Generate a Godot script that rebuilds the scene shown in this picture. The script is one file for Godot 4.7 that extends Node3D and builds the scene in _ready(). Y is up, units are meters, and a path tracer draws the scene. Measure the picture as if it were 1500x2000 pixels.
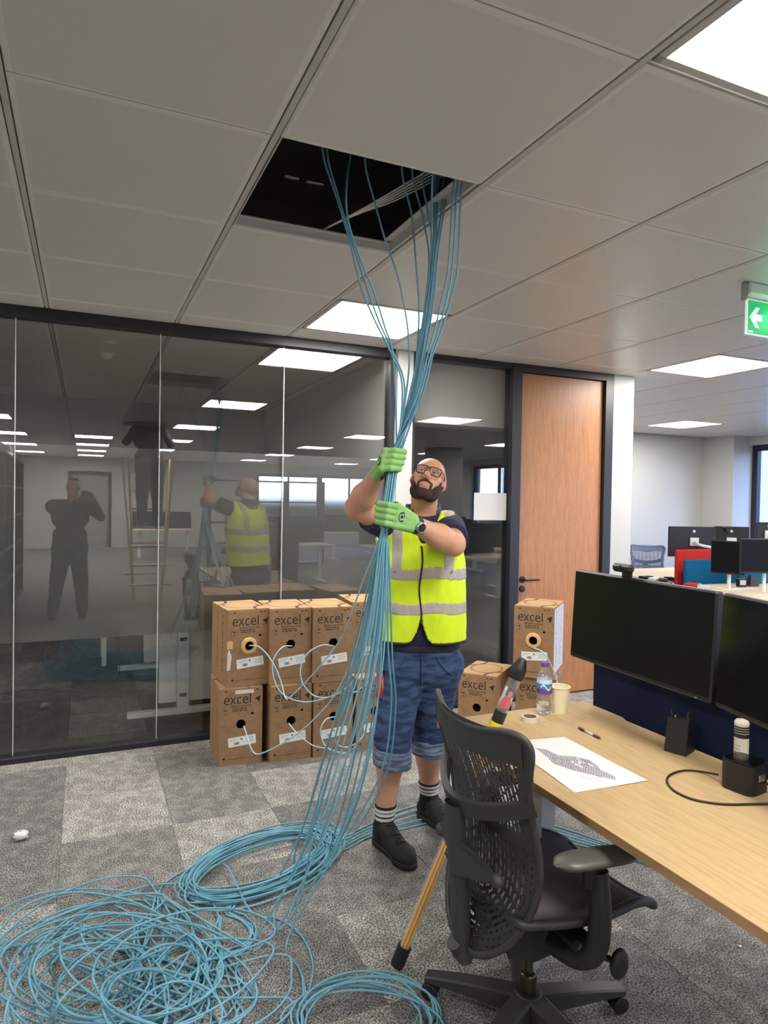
extends Node3D
# An office fit-out: a man in a hi-vis vest feeds blue data cables from a ceiling opening.
# World: x runs along the glazed partition, -z towards it, y up, metres. The camera stands at (0, 1.6, 0).

const F := 1318.0                      # focal length in pixels of the 1500 x 2000 frame
const EYE := Vector3(0, 1.6, 0)
const CEIL := 2.70
const MODULE := 0.737                  # ceiling module
const CX0 := 0.525                     # a ceiling joint along z
const CZ0 := -2.04                     # a ceiling joint along x
const WALL := -4.54                    # plane of the glazed partition
var VIEW := Basis(Vector3(0.9139, 0.0172, 0.4056), Vector3(-0.0084, 0.9997, -0.0236), Vector3(-0.4059, 0.0182, 0.9138)).orthonormalized()
var taken := {}
var M := {}
var rng := RandomNumberGenerator.new()

func _ready() -> void:
	rng.seed = 7
	_camera_and_light()
	_materials()
	_structure()
	_ceiling()
	_partition()
	_lights()
	_meeting_room()
	_main_desk()
	_task_chair()
	_boxes()
	_man()
	_cables()
	_far_office()
	_rear_office()
	_small_things()

# ---------------------------------------------------------------- camera, sky, exposure
func _camera_and_light() -> void:
	var cam := Camera3D.new()
	cam.name = "camera"
	cam.fov = rad_to_deg(2.0 * atan(1000.0 / F))
	cam.near = 0.02
	cam.far = 200.0
	cam.transform = Transform3D(VIEW, EYE)
	add_child(cam)
	cam.current = true
	var e := Environment.new()
	e.tonemap_mode = Environment.TONE_MAPPER_LINEAR
	e.tonemap_exposure = 1.16
	e.background_mode = Environment.BG_SKY
	var sm := ProceduralSkyMaterial.new()
	sm.sky_top_color = Color(0.50, 0.66, 0.95)
	sm.sky_horizon_color = Color(0.78, 0.87, 1.0)
	sm.ground_bottom_color = Color(0.30, 0.31, 0.33)
	sm.ground_horizon_color = Color(0.55, 0.58, 0.62)
	sm.sky_energy_multiplier = 3.4
	sm.ground_energy_multiplier = 1.0
	var sky := Sky.new()
	sky.sky_material = sm
	e.sky = sky
	e.sdfgi_enabled = true
	e.ssao_enabled = true
	e.ssil_enabled = true
	var we := WorldEnvironment.new()
	we.name = "world_environment"
	we.environment = e
	add_child(we)

# ---------------------------------------------------------------- from pixels to places
func ray(px: float, py: float) -> Vector3:
	return VIEW * Vector3(px - 750.0, 1000.0 - py, -F)

func P(px: float, py: float, depth: float) -> Vector3:
	return EYE + ray(px, py) / F * depth

func on_y(px: float, py: float, y: float) -> Vector3:
	var d := ray(px, py)
	return EYE + d * ((y - EYE.y) / d.y)

# ---------------------------------------------------------------- nodes
func numbered(called: String) -> String:
	if not taken.has(called):
		taken[called] = 0
		return called
	taken[called] += 1
	return "%s_%03d" % [called, taken[called]]

func thing(called: String, label: String, category: String, at := Vector3.ZERO, turn := 0.0, group := "") -> Node3D:
	var o := Node3D.new()
	o.name = numbered(called)
	add_child(o)
	o.position = at
	o.rotation.y = turn
	o.set_meta("label", label)
	o.set_meta("category", category)
	if group:
		o.set_meta("group", group)
	return o

func part(parent: Node, called: String, mesh: Mesh, m: Material, at := Transform3D()) -> MeshInstance3D:
	var o := MeshInstance3D.new()
	o.name = called
	o.mesh = mesh
	o.material_override = m
	o.transform = at
	parent.add_child(o, true)
	return o

func solo(called: String, label: String, category: String, mesh: Mesh, m: Material, at := Transform3D(), group := "") -> MeshInstance3D:
	var o := part(self, numbered(called), mesh, m, at)
	o.set_meta("label", label)
	o.set_meta("category", category)
	if group:
		o.set_meta("group", group)
	return o

func struct(called: String, mesh: Mesh, m: Material, at := Transform3D(), parent: Node = null) -> MeshInstance3D:
	var o := part(parent if parent else self, called, mesh, m, at)
	if parent == null:
		o.set_meta("kind", "structure")
	return o

func struct_node(called: String) -> Node3D:
	var o := Node3D.new()
	o.name = called
	add_child(o)
	o.set_meta("kind", "structure")
	return o

func copy_of(o: Node3D, at: Vector3, turn: float, label: String) -> Node3D:
	var base := String(o.name)
	var c: Node3D = o.duplicate()
	c.name = numbered(base)
	add_child(c)
	c.position = at
	c.rotation.y = turn
	c.set_meta("label", label)
	return c

# ---------------------------------------------------------------- mesh builder
class MB:
	var v := PackedVector3Array()
	var n := PackedVector3Array()
	var t := PackedVector2Array()
	var c := PackedColorArray()
	var i := PackedInt32Array()
	var tinted := false

	func vert(p: Vector3, nn: Vector3, uv := Vector2.ZERO, col := Color.WHITE) -> int:
		v.append(p)
		n.append(nn)
		t.append(uv)
		c.append(col)
		return v.size() - 1

	func face(a: int, b: int, d: int) -> void:
		# front faces run clockwise
		var g := (v[b] - v[a]).cross(v[d] - v[a])
		if g.dot(n[a] + n[b] + n[d]) > 0.0:
			i.append_array(PackedInt32Array([a, d, b]))
		else:
			i.append_array(PackedInt32Array([a, b, d]))

	func quad(a: Vector3, b: Vector3, d: Vector3, e: Vector3, nn := Vector3.ZERO, uv := Rect2(0, 0, 1, 1)) -> void:
		if nn == Vector3.ZERO:
			nn = (b - a).cross(e - a).normalized()
		var k := vert(a, nn, uv.position + Vector2(0, uv.size.y))
		vert(b, nn, uv.end)
		vert(d, nn, uv.position + Vector2(uv.size.x, 0))
		vert(e, nn, uv.position)
		face(k, k + 1, k + 2)
		face(k, k + 2, k + 3)

	func tri(a: Vector3, b: Vector3, d: Vector3, nn: Vector3) -> void:
		var k := vert(a, nn)
		vert(b, nn)
		vert(d, nn)
		face(k, k + 1, k + 2)

	func box(o: Vector3, s: Vector3, bev := 0.0, B := Basis()) -> MB:
		var h := s / 2.0
		bev = minf(bev, minf(h.x, minf(h.y, h.z)) * 0.98)
		for ax in 3:
			var u := (ax + 1) % 3
			var w := (ax + 2) % 3
			for sg in [-1.0, 1.0]:
				var nn := Vector3.ZERO
				nn[ax] = sg
				var q := []
				for cc in [[-1, -1], [1, -1], [1, 1], [-1, 1]]:
					var p := Vector3.ZERO
					p[ax] = h[ax] * sg
					p[u] = (h[u] - bev) * cc[0]
					p[w] = (h[w] - bev) * cc[1]
					q.append(o + B * p)
				quad(q[0], q[1], q[2], q[3], B * nn)
				if bev > 0.0 and sg > 0.0:
					# edges parallel to ax
					for cc in [[-1, -1], [1, -1], [1, 1], [-1, 1]]:
						var a := Vector3.ZERO
						a[u] = h[u] * cc[0]
						a[w] = (h[w] - bev) * cc[1]
						var b := Vector3.ZERO
						b[u] = (h[u] - bev) * cc[0]
						b[w] = h[w] * cc[1]
						var up := Vector3.ZERO
						up[ax] = h[ax] - bev
						var en := Vector3.ZERO
						en[u] = cc[0]
						en[w] = cc[1]
						quad(o + B * (a - up), o + B * (b - up), o + B * (b + up), o + B * (a + up), (B * en).normalized())
		if bev > 0.0:
			for sx in [-1.0, 1.0]:
				for sy in [-1.0, 1.0]:
					for sz in [-1.0, 1.0]:
						var k := Vector3(h.x * sx, h.y * sy, h.z * sz)
						var d := Vector3(bev * sx, bev * sy, bev * sz)
						tri(o + B * (k - Vector3(0, d.y, d.z)), o + B * (k - Vector3(d.x, 0, d.z)), o + B * (k - Vector3(d.x, d.y, 0)), (B * Vector3(sx, sy, sz)).normalized())
		return self

	func tube(pts: PackedVector3Array, r: float, sides := 8, caps := true, radii := PackedFloat32Array()) -> MB:
		var m := pts.size()
		if m < 2:
			return self
		var dirs := PackedVector3Array()
		for k in m:
			var d := pts[mini(k + 1, m - 1)] - pts[maxi(k - 1, 0)]
			dirs.append(d.normalized() if d.length() > 1e-9 else Vector3.UP)
		var a := dirs[0].cross(Vector3.UP)
		if a.length() < 0.05:
			a = dirs[0].cross(Vector3.RIGHT)
		a = a.normalized()
		var first := v.size()
		for k in m:
			a = (a - dirs[k] * a.dot(dirs[k])).normalized()
			var b := dirs[k].cross(a)
			var rr := radii[k] if radii.size() else r
			for s in sides:
				var q := TAU * s / sides
				var nn := a * cos(q) + b * sin(q)
				vert(pts[k] + nn * rr, nn, Vector2(float(s) / sides, float(k)))
		for k in m - 1:
			for s in sides:
				var s2 := (s + 1) % sides
				var p0 := first + k * sides + s
				var p1 := first + k * sides + s2
				i.append_array(PackedInt32Array([p0, p0 + sides, p1, p1, p0 + sides, p1 + sides]))
		if caps:
			for end in 2:
				var k: int = 0 if end == 0 else m - 1
				var nn := -dirs[0] if end == 0 else dirs[m - 1]
				var o := vert(pts[k], nn)
				var ring := v.size()
				for s in sides:
					vert(v[first + k * sides + s], nn)
				for s in sides:
					face(o, ring + s, ring + (s + 1) % sides)
		return self

	func lathe(profile: Array, segs := 24, X := Transform3D()) -> MB:
		# profile: [radius, height] pairs; sharp where a pair repeats
		var first := v.size()
		var m := profile.size()
		for k in m:
			var p0: Array = profile[maxi(k - 1, 0)]
			var p1: Array = profile[mini(k + 1, m - 1)]
			if k > 0 and profile[k - 1] == profile[k]:
				p0 = profile[k]
			if k < m - 1 and profile[k + 1] == profile[k]:
				p1 = profile[k]
			var d := Vector2(p1[0] - p0[0], p1[1] - p0[1]).normalized()
			for s in segs + 1:
				var q := TAU * s / segs
				var nn := Vector3(cos(q) * d.y, -d.x, sin(q) * d.y)
				vert(X * Vector3(cos(q) * profile[k][0], profile[k][1], sin(q) * profile[k][0]), (X.basis * nn).normalized(), Vector2(1.0 - float(s) / segs, 1.0 - float(k) / (m - 1)))
		for k in m - 1:
			for s in segs:
				var a := first + k * (segs + 1) + s
				face(a, a + 1, a + segs + 2)
				face(a, a + segs + 2, a + segs + 1)
		return self

	func prism(poly: PackedVector2Array, depth: float, X := Transform3D()) -> MB:
		# polygon in the xy plane, extruded from z = 0 to z = depth
		var idx := Geometry2D.triangulate_polygon(poly)
		for end in 2:
			var z := 0.0 if end == 0 else depth
			var nn := X.basis * Vector3(0, 0, -1 if end == 0 else 1)
			var k := v.size()
			for p in poly:
				vert(X * Vector3(p.x, p.y, z), nn, p)
			for f in range(0, idx.size(), 3):
				face(k + idx[f], k + idx[f + 1], k + idx[f + 2])
		var m := poly.size()
		var turn := -1.0 if Geometry2D.is_polygon_clockwise(poly) else 1.0
		for k in m:
			var a := poly[k]
			var b := poly[(k + 1) % m]
			var e := (b - a)
			quad(X * Vector3(a.x, a.y, 0), X * Vector3(b.x, b.y, 0), X * Vector3(b.x, b.y, depth), X * Vector3(a.x, a.y, depth), (X.basis * Vector3(e.y, -e.x, 0) * turn).normalized())
		return self

	func ball(o: Vector3, r: Vector3, segs := 16, rings := 10, B := Basis()) -> MB:
		var first := v.size()
		for a in rings + 1:
			var th := PI * a / rings
			for s in segs + 1:
				var q := TAU * s / segs
				var u := Vector3(sin(th) * cos(q), cos(th), sin(th) * sin(q))
				vert(o + B * (u * r), (B * (u / r)).normalized(), Vector2(float(s) / segs, float(a) / rings))
		for a in rings:
			for s in segs:
				var k := first + a * (segs + 1) + s
				face(k, k + 1, k + segs + 2)
				face(k, k + segs + 2, k + segs + 1)
		return self

	func sheet(rows: Array, closed := false, thick := 0.0) -> MB:
		# rows of equally many points, smooth; closed wraps each row round; thick > 0 adds a back side and rims
		var m: int = rows.size()
		var w: int = rows[0].size()
		var nn := PackedVector3Array()
		nn.resize(m * w)
		for a in m:
			for b in w:
				var l: int = (b - 1 + w) % w if closed else maxi(b - 1, 0)
				var r: int = (b + 1) % w if closed else mini(b + 1, w - 1)
				var du: Vector3 = rows[a][r] - rows[a][l]
				var dv: Vector3 = rows[mini(a + 1, m - 1)][b] - rows[maxi(a - 1, 0)][b]
				nn[a * w + b] = du.cross(dv).normalized()
		for side in (2 if thick > 0.0 else 1):
			var first := v.size()
			for a in m:
				for b in w:
					var k := a * w + b
					vert(rows[a][b] - nn[k] * (thick if side == 1 else 0.0), nn[k] * (-1.0 if side == 1 else 1.0), Vector2(float(b) / (w - 1), float(a) / (m - 1)))
			for a in m - 1:
				for b in (w if closed else w - 1):
					var b2 := (b + 1) % w
					var p := first + a * w + b
					var q := first + a * w + b2
					face(p, q, q + w)
					face(p, q + w, p + w)
		if thick > 0.0:
			for a in m - 1:
				if not closed:
					for b in [0, w - 1]:
						var k: int = a * w + b
						quad(rows[a][b], rows[a + 1][b], rows[a + 1][b] - nn[k + w] * thick, rows[a][b] - nn[k] * thick)
			for a in [0, m - 1]:
				for b in (w if closed else w - 1):
					var b2: int = (b + 1) % w
					quad(rows[a][b], rows[a][b2], rows[a][b2] - nn[a * w + b2] * thick, rows[a][b] - nn[a * w + b] * thick)
		return self

	func add(o: MB) -> MB:
		var k := v.size()
		v.append_array(o.v)
		n.append_array(o.n)
		t.append_array(o.t)
		c.append_array(o.c)
		for a in o.i:
			i.append(a + k)
		tinted = tinted or o.tinted
		return self

	func moved(X: Transform3D) -> MB:
		for k in v.size():
			v[k] = X * v[k]
			n[k] = (X.basis * n[k]).normalized()
		return self

	func mesh() -> ArrayMesh:
		var a := []
		a.resize(Mesh.ARRAY_MAX)
		a[Mesh.ARRAY_VERTEX] = v
		a[Mesh.ARRAY_NORMAL] = n
		a[Mesh.ARRAY_TEX_UV] = t
		if tinted:
			a[Mesh.ARRAY_COLOR] = c
		a[Mesh.ARRAY_INDEX] = i
		var am := ArrayMesh.new()
		am.add_surface_from_arrays(Mesh.PRIMITIVE_TRIANGLES, a)
		return am

func bx(o: Vector3, s: Vector3, bev := 0.0) -> ArrayMesh:
	return MB.new().box(o, s, bev).mesh()

func span(a: Vector3, b: Vector3, bev := 0.0) -> ArrayMesh:
	return MB.new().box((a + b) / 2.0, (b - a).abs(), bev).mesh()

func V2(a: Array) -> PackedVector2Array:
	var o := PackedVector2Array()
	for k in range(0, a.size(), 2):
		o.append(Vector2(a[k], a[k + 1]))
	return o

func smooth_path(pts: Array, step := 0.02, closed := false) -> PackedVector3Array:
	# Catmull-Rom through the points
	var out := PackedVector3Array()
	var m := pts.size()
	for k in (m if closed else m - 1):
		var p0: Vector3 = pts[(k - 1 + m) % m] if closed else pts[maxi(k - 1, 0)]
		var p1: Vector3 = pts[k]
		var p2: Vector3 = pts[(k + 1) % m]
		var p3: Vector3 = pts[(k + 2) % m] if closed else pts[mini(k + 2, m - 1)]
		var cnt := maxi(2, int(ceil(p1.distance_to(p2) / step)))
		for s in cnt:
			out.append(p1.cubic_interpolate(p2, p0, p3, float(s) / cnt))
	out.append(pts[0] if closed else pts[m - 1])
	return out

# ---------------------------------------------------------------- smooth bodies: tapered capsules joined, meshed as surface nets
func cone_dist(p: Vector3, b: Array) -> float:
	var a: Vector3 = b[0]
	var ab: Vector3 = b[1] - a
	var pa := p - a
	var h := clampf(pa.dot(ab) / maxf(ab.length_squared(), 1e-9), 0.0, 1.0)
	return (pa - ab * h).length() - lerpf(b[2], b[3], h)

func field_of(p: Vector3, bones: Array, k: float) -> float:
	var d := 1e3
	for b in bones:
		var e := cone_dist(p, b)
		var h := maxf(k - absf(d - e), 0.0) / k
		d = minf(d, e) - h * h * k * 0.25
	return d

func nets(bones: Array, k: float, cell: float, offset := 0.0, clip = null, tint = null, margin := 0.0) -> MB:
	# clip(p, d) -> distance; tint(p) -> Color (linear)
	var lo := Vector3(1e3, 1e3, 1e3)
	var hi := -lo
	for b in bones:
		var r: float = maxf(b[2], b[3]) + offset + margin + cell * 2.0 + k * 0.3
		for q in 2:
			lo = lo.min(b[q] - Vector3(r, r, r))
			hi = hi.max(b[q] + Vector3(r, r, r))
	var S := 4
	var nx := int(ceil((hi.x - lo.x) / cell / S)) * S + 1
	var ny := int(ceil((hi.y - lo.y) / cell / S)) * S + 1
	var nz := int(ceil((hi.z - lo.z) / cell / S)) * S + 1
	var val := PackedFloat32Array()
	val.resize(nx * ny * nz)
	val.fill(1e6)
	var at := PackedInt32Array()
	at.resize(nx * ny * nz)
	at.fill(-1)
	var half := cell * S * 0.5
	var reach := half * 1.7321
	var blocks := []
	for bz in range(0, nz - 1, S):
		for by in range(0, ny - 1, S):
			for bx_ in range(0, nx - 1, S):
				var mid := lo + Vector3(bx_, by, bz) * cell + Vector3(half, half, half)
				var near := []
				for b in bones:
					if cone_dist(mid, b) < reach + k + offset + margin:
						near.append(b)
				if near.is_empty():
					continue
				var d := field_of(mid, near, k) - offset
				if d < -reach * 1.6 - margin and not clip != null:
					continue
				if clip != null:
					d = clip.call(mid, d)
					if absf(d) > reach * 1.6 + margin:
						continue
				blocks.append([bx_, by, bz])
				for z in range(bz, bz + S + 1):
					for y in range(by, by + S + 1):
						var row := (z * ny + y) * nx
						for x in range(bx_, bx_ + S + 1):
							if val[row + x] > 1e5:
								var p := lo + Vector3(x, y, z) * cell
								var e := field_of(p, near, k) - offset
								val[row + x] = clip.call(p, e) if clip != null else e
	var o := MB.new()
	o.tinted = tint != null
	var step := [1, nx, nx * ny]
	var corners := []
	for cz in 2:
		for cy in 2:
			for cx in 2:
				corners.append([cx + cy * nx + cz * nx * ny, Vector3(cx, cy, cz)])
	var edges := []
	for a in 8:
		for b in 8:
			if b > a and [1, 2, 4].has(a ^ b):
				edges.append([a, b])
	for blk in blocks:
		for z in range(blk[2], blk[2] + S):
			for y in range(blk[1], blk[1] + S):
				for x in range(blk[0], blk[0] + S):
					var g: int = (z * ny + y) * nx + x
					var inside := 0
					for q in corners:
						if val[g + q[0]] < 0.0:
							inside += 1
					if inside == 0 or inside == 8:
						continue
					var sum := Vector3.ZERO
					var cnt := 0
					for e in edges:
						var va := val[g + corners[e[0]][0]]
						var vb := val[g + corners[e[1]][0]]
						if (va < 0.0) != (vb < 0.0):
							sum += corners[e[0]][1].lerp(corners[e[1]][1], va / (va - vb))
							cnt += 1
					var gr := Vector3.ZERO
					for q in corners:
						gr += (q[1] * 2.0 - Vector3.ONE) * val[g + q[0]]
					var p := lo + (Vector3(x, y, z) + sum / cnt) * cell
					at[g] = o.vert(p, gr.normalized(), Vector2.ZERO, tint.call(p) if o.tinted else Color.WHITE)
	for blk in blocks:
		for z in range(maxi(blk[2], 1), blk[2] + S):
			for y in range(maxi(blk[1], 1), blk[1] + S):
				for x in range(maxi(blk[0], 1), blk[0] + S):
					var g: int = (z * ny + y) * nx + x
					if at[g] < 0:
						continue
					for ax in 3:
						if (val[g] < 0.0) == (val[g + step[ax]] < 0.0):
							continue
						var u: int = step[(ax + 1) % 3]
						var w: int = step[(ax + 2) % 3]
						var q0 := at[g]
						var q1 := at[g - u]
						var q2 := at[g - u - w]
						var q3 := at[g - w]
						if q1 < 0 or q2 < 0 or q3 < 0:
							continue
						if val[g] < 0.0:
							o.i.append_array(PackedInt32Array([q0, q2, q1, q0, q3, q2]))
						else:
							o.i.append_array(PackedInt32Array([q0, q1, q2, q0, q2, q3]))
	return o

# ---------------------------------------------------------------- materials
func mat(called: String, col: Color, rough := 0.6, metal := 0.0, spec := 0.5) -> StandardMaterial3D:
	var m := StandardMaterial3D.new()
	m.resource_name = called
	m.albedo_color = col
	m.roughness = rough
	m.metallic = metal
	m.metallic_specular = spec
	M[called] = m
	return m

func rgb(r: int, g: int, b: int) -> Color:
	return Color(r / 255.0, g / 255.0, b / 255.0)

func noise_tex(seed_: int, freq: float, ramp: Array, size := 512, octaves := 3, normal := false, kind := FastNoiseLite.TYPE_SIMPLEX_SMOOTH) -> NoiseTexture2D:
	var n := FastNoiseLite.new()
	n.seed = seed_
	n.noise_type = kind
	n.frequency = freq
	n.fractal_octaves = octaves
	var t := NoiseTexture2D.new()
	t.width = size
	t.height = size
	t.seamless = true
	t.noise = n
	if normal:
		t.as_normal_map = true
		t.bump_strength = 4.0
	elif ramp.size():
		var g := Gradient.new()
		g.offsets = PackedFloat32Array(ramp[0])
		g.colors = PackedColorArray(ramp[1])
		t.color_ramp = g
	return t

func tri(m: StandardMaterial3D, scale: Vector3, world := true) -> StandardMaterial3D:
	m.uv1_triplanar = true
	m.uv1_world_triplanar = world
	m.uv1_scale = scale
	m.uv1_triplanar_sharpness = 8.0
	return m

func _materials() -> void:
	# carpet: looped pile with light flecks; variants differ in how much of the light yarn shows
	var pile := noise_tex(11, 0.11, [[0.0, 0.40, 0.52, 0.64, 1.0], [Color(0.42, 0.42, 0.42), Color(0.66, 0.66, 0.66), Color(0.86, 0.86, 0.86), Color(1, 1, 1), Color(1, 1, 1)]], 1024, 3)
	var blotch := noise_tex(12, 0.02, [[0.2, 0.45, 0.6, 0.8], [Color(0.86, 0.86, 0.86), Color(0.90, 0.90, 0.90), Color(0.97, 0.97, 0.97), Color(1, 1, 1)]], 512, 5)
	var relief := noise_tex(13, 0.3, [], 1024, 1)
	var k := 0
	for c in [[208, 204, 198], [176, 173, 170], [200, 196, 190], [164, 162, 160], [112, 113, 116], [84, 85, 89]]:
		var m := tri(mat("carpet_%d" % k, rgb(c[0], c[1], c[2]), 0.95, 0.0, 0.2), Vector3(0.9, 0.9, 0.9) if k % 2 == 0 else Vector3(1.25, 0.8, 0.8))
		m.albedo_texture = pile
		m.heightmap_enabled = true
		m.heightmap_texture = relief
		m.heightmap_scale = 0.35
		m.detail_enabled = true
		m.detail_albedo = blotch
		m.detail_blend_mode = BaseMaterial3D.BLEND_MODE_MUL
		m.detail_uv_layer = BaseMaterial3D.DETAIL_UV_2
		m.uv2_triplanar = true
		m.uv2_world_triplanar = true
		m.uv2_scale = Vector3(0.9, 0.9, 0.9)
		m.uv2_offset = Vector3(0.31 * k, 0, 0.17 * k)
		k += 1
	M.carpet = M.carpet_1
	mat("white_wall", rgb(192, 191, 188), 0.75)
	mat("grey_wall", rgb(150, 150, 148), 0.75)
	mat("dark_panel", rgb(58, 60, 64), 0.6)
	var ct := tri(mat("ceiling_tile", rgb(230, 228, 224), 0.36), Vector3(1, 1, 1))
	ct.heightmap_enabled = true
	ct.heightmap_texture = noise_tex(3, 0.01, [], 256, 2)
	ct.heightmap_scale = 0.03
	# the trays are perforated inside a plain margin: rows of fine pinholes
	var im := Image.create(64, 64, false, Image.FORMAT_RGB8)
	im.fill(Color(0.99, 0.99, 0.985))
	for a in 8:
		for b in 8:
			im.fill_rect(Rect2i(a * 8 + 2, b * 8 + 2, 3, 3), Color(0.74, 0.74, 0.73))
	var pt := tri(mat("perforated_tile", rgb(228, 226, 222), 0.38), Vector3(32, 32, 32))
	pt.albedo_texture = ImageTexture.create_from_image(im)
	mat("runner", rgb(200, 198, 193), 0.4)
	mat("joint_dark", rgb(112, 110, 106), 0.8)
	mat("soffit_board", rgb(214, 212, 208), 0.9)
	mat("void_steel", rgb(206, 204, 200), 0.4)
	mat("wire_pale", rgb(214, 212, 208), 0.5)
	mat("black_frame", rgb(34, 34, 40), 0.42)
	mat("aluminium", rgb(190, 192, 194), 0.3, 0.9)
	mat("black_plastic", rgb(26, 26, 28), 0.5)
	mat("black_gloss", rgb(14, 14, 16), 0.15)
	mat("grey_plastic", rgb(62, 61, 62), 0.55)
	mat("white_plastic", rgb(232, 232, 228), 0.45)
	mat("white_paint", rgb(222, 224, 220), 0.4)
	mat("silver", rgb(196, 198, 202), 0.28, 0.9)
	mat("steel_dark", rgb(88, 84, 74), 0.3, 0.9)
	mat("navy_fabric", rgb(27, 33, 58), 0.95, 0.0, 0.2)
	mat("teal_fabric", rgb(24, 92, 128), 0.95, 0.0, 0.2)
	mat("red_fabric", rgb(196, 52, 48), 0.95, 0.0, 0.2)
	mat("paper", rgb(214, 212, 211), 0.8)
	mat("ink", rgb(38, 34, 32), 0.7)
	mat("silicone", rgb(205, 208, 206), 0.3)
	var g := mat("glass", Color(0.2, 0.205, 0.205, 0.01), 0.0)
	g.transparency = BaseMaterial3D.TRANSPARENCY_ALPHA
	var fr := mat("frosted_film", Color(0.62, 0.62, 0.60, 0.24), 0.36, 0.0, 0.08)
	fr.refraction_enabled = true
	fr.refraction_scale = 0.03
	# light maple desk top
	var mp := tri(mat("maple", rgb(190, 163, 122), 0.42), Vector3(5.0, 5.0, 0.45))
	mp.albedo_texture = noise_tex(21, 0.02, [[0.2, 0.5, 0.8], [Color(0.93, 0.92, 0.90), Color(0.98, 0.975, 0.97), Color(1, 1, 1)]], 512, 4)
	mp = tri(mat("maple_edge", rgb(176, 140, 98), 0.5), Vector3(5, 5, 0.45))
	mp.albedo_texture = M.maple.albedo_texture
	# oak veneer, grain upright
	var ok := tri(mat("oak", rgb(188, 131, 88), 0.38), Vector3(3.2, 0.32, 3.2))
	ok.albedo_texture = noise_tex(22, 0.018, [[0.15, 0.38, 0.46, 0.62, 0.85], [Color(0.88, 0.85, 0.83), Color(0.96, 0.95, 0.94), Color(0.92, 0.90, 0.88), Color(1, 0.99, 0.98), Color(0.95, 0.935, 0.92)]], 512, 5)
	# corrugated board
	var cb := tri(mat("cardboard", rgb(162, 127, 94), 0.85, 0.0, 0.3), Vector3(2.2, 2.2, 2.2), false)
	cb.albedo_texture = noise_tex(23, 0.015, [[0.2, 0.5, 0.8], [Color(0.93, 0.925, 0.92), Color(0.97, 0.968, 0.965), Color(1, 1, 1)]], 512, 5)
	mat("cardboard_cut", rgb(222, 176, 124), 0.9)
	mat("cable_blue", rgb(102, 156, 176), 0.45)
	mat("cable_pale", rgb(170, 206, 224), 0.42)
	mat("cable_dark", rgb(40, 28, 30), 0.5)

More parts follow.
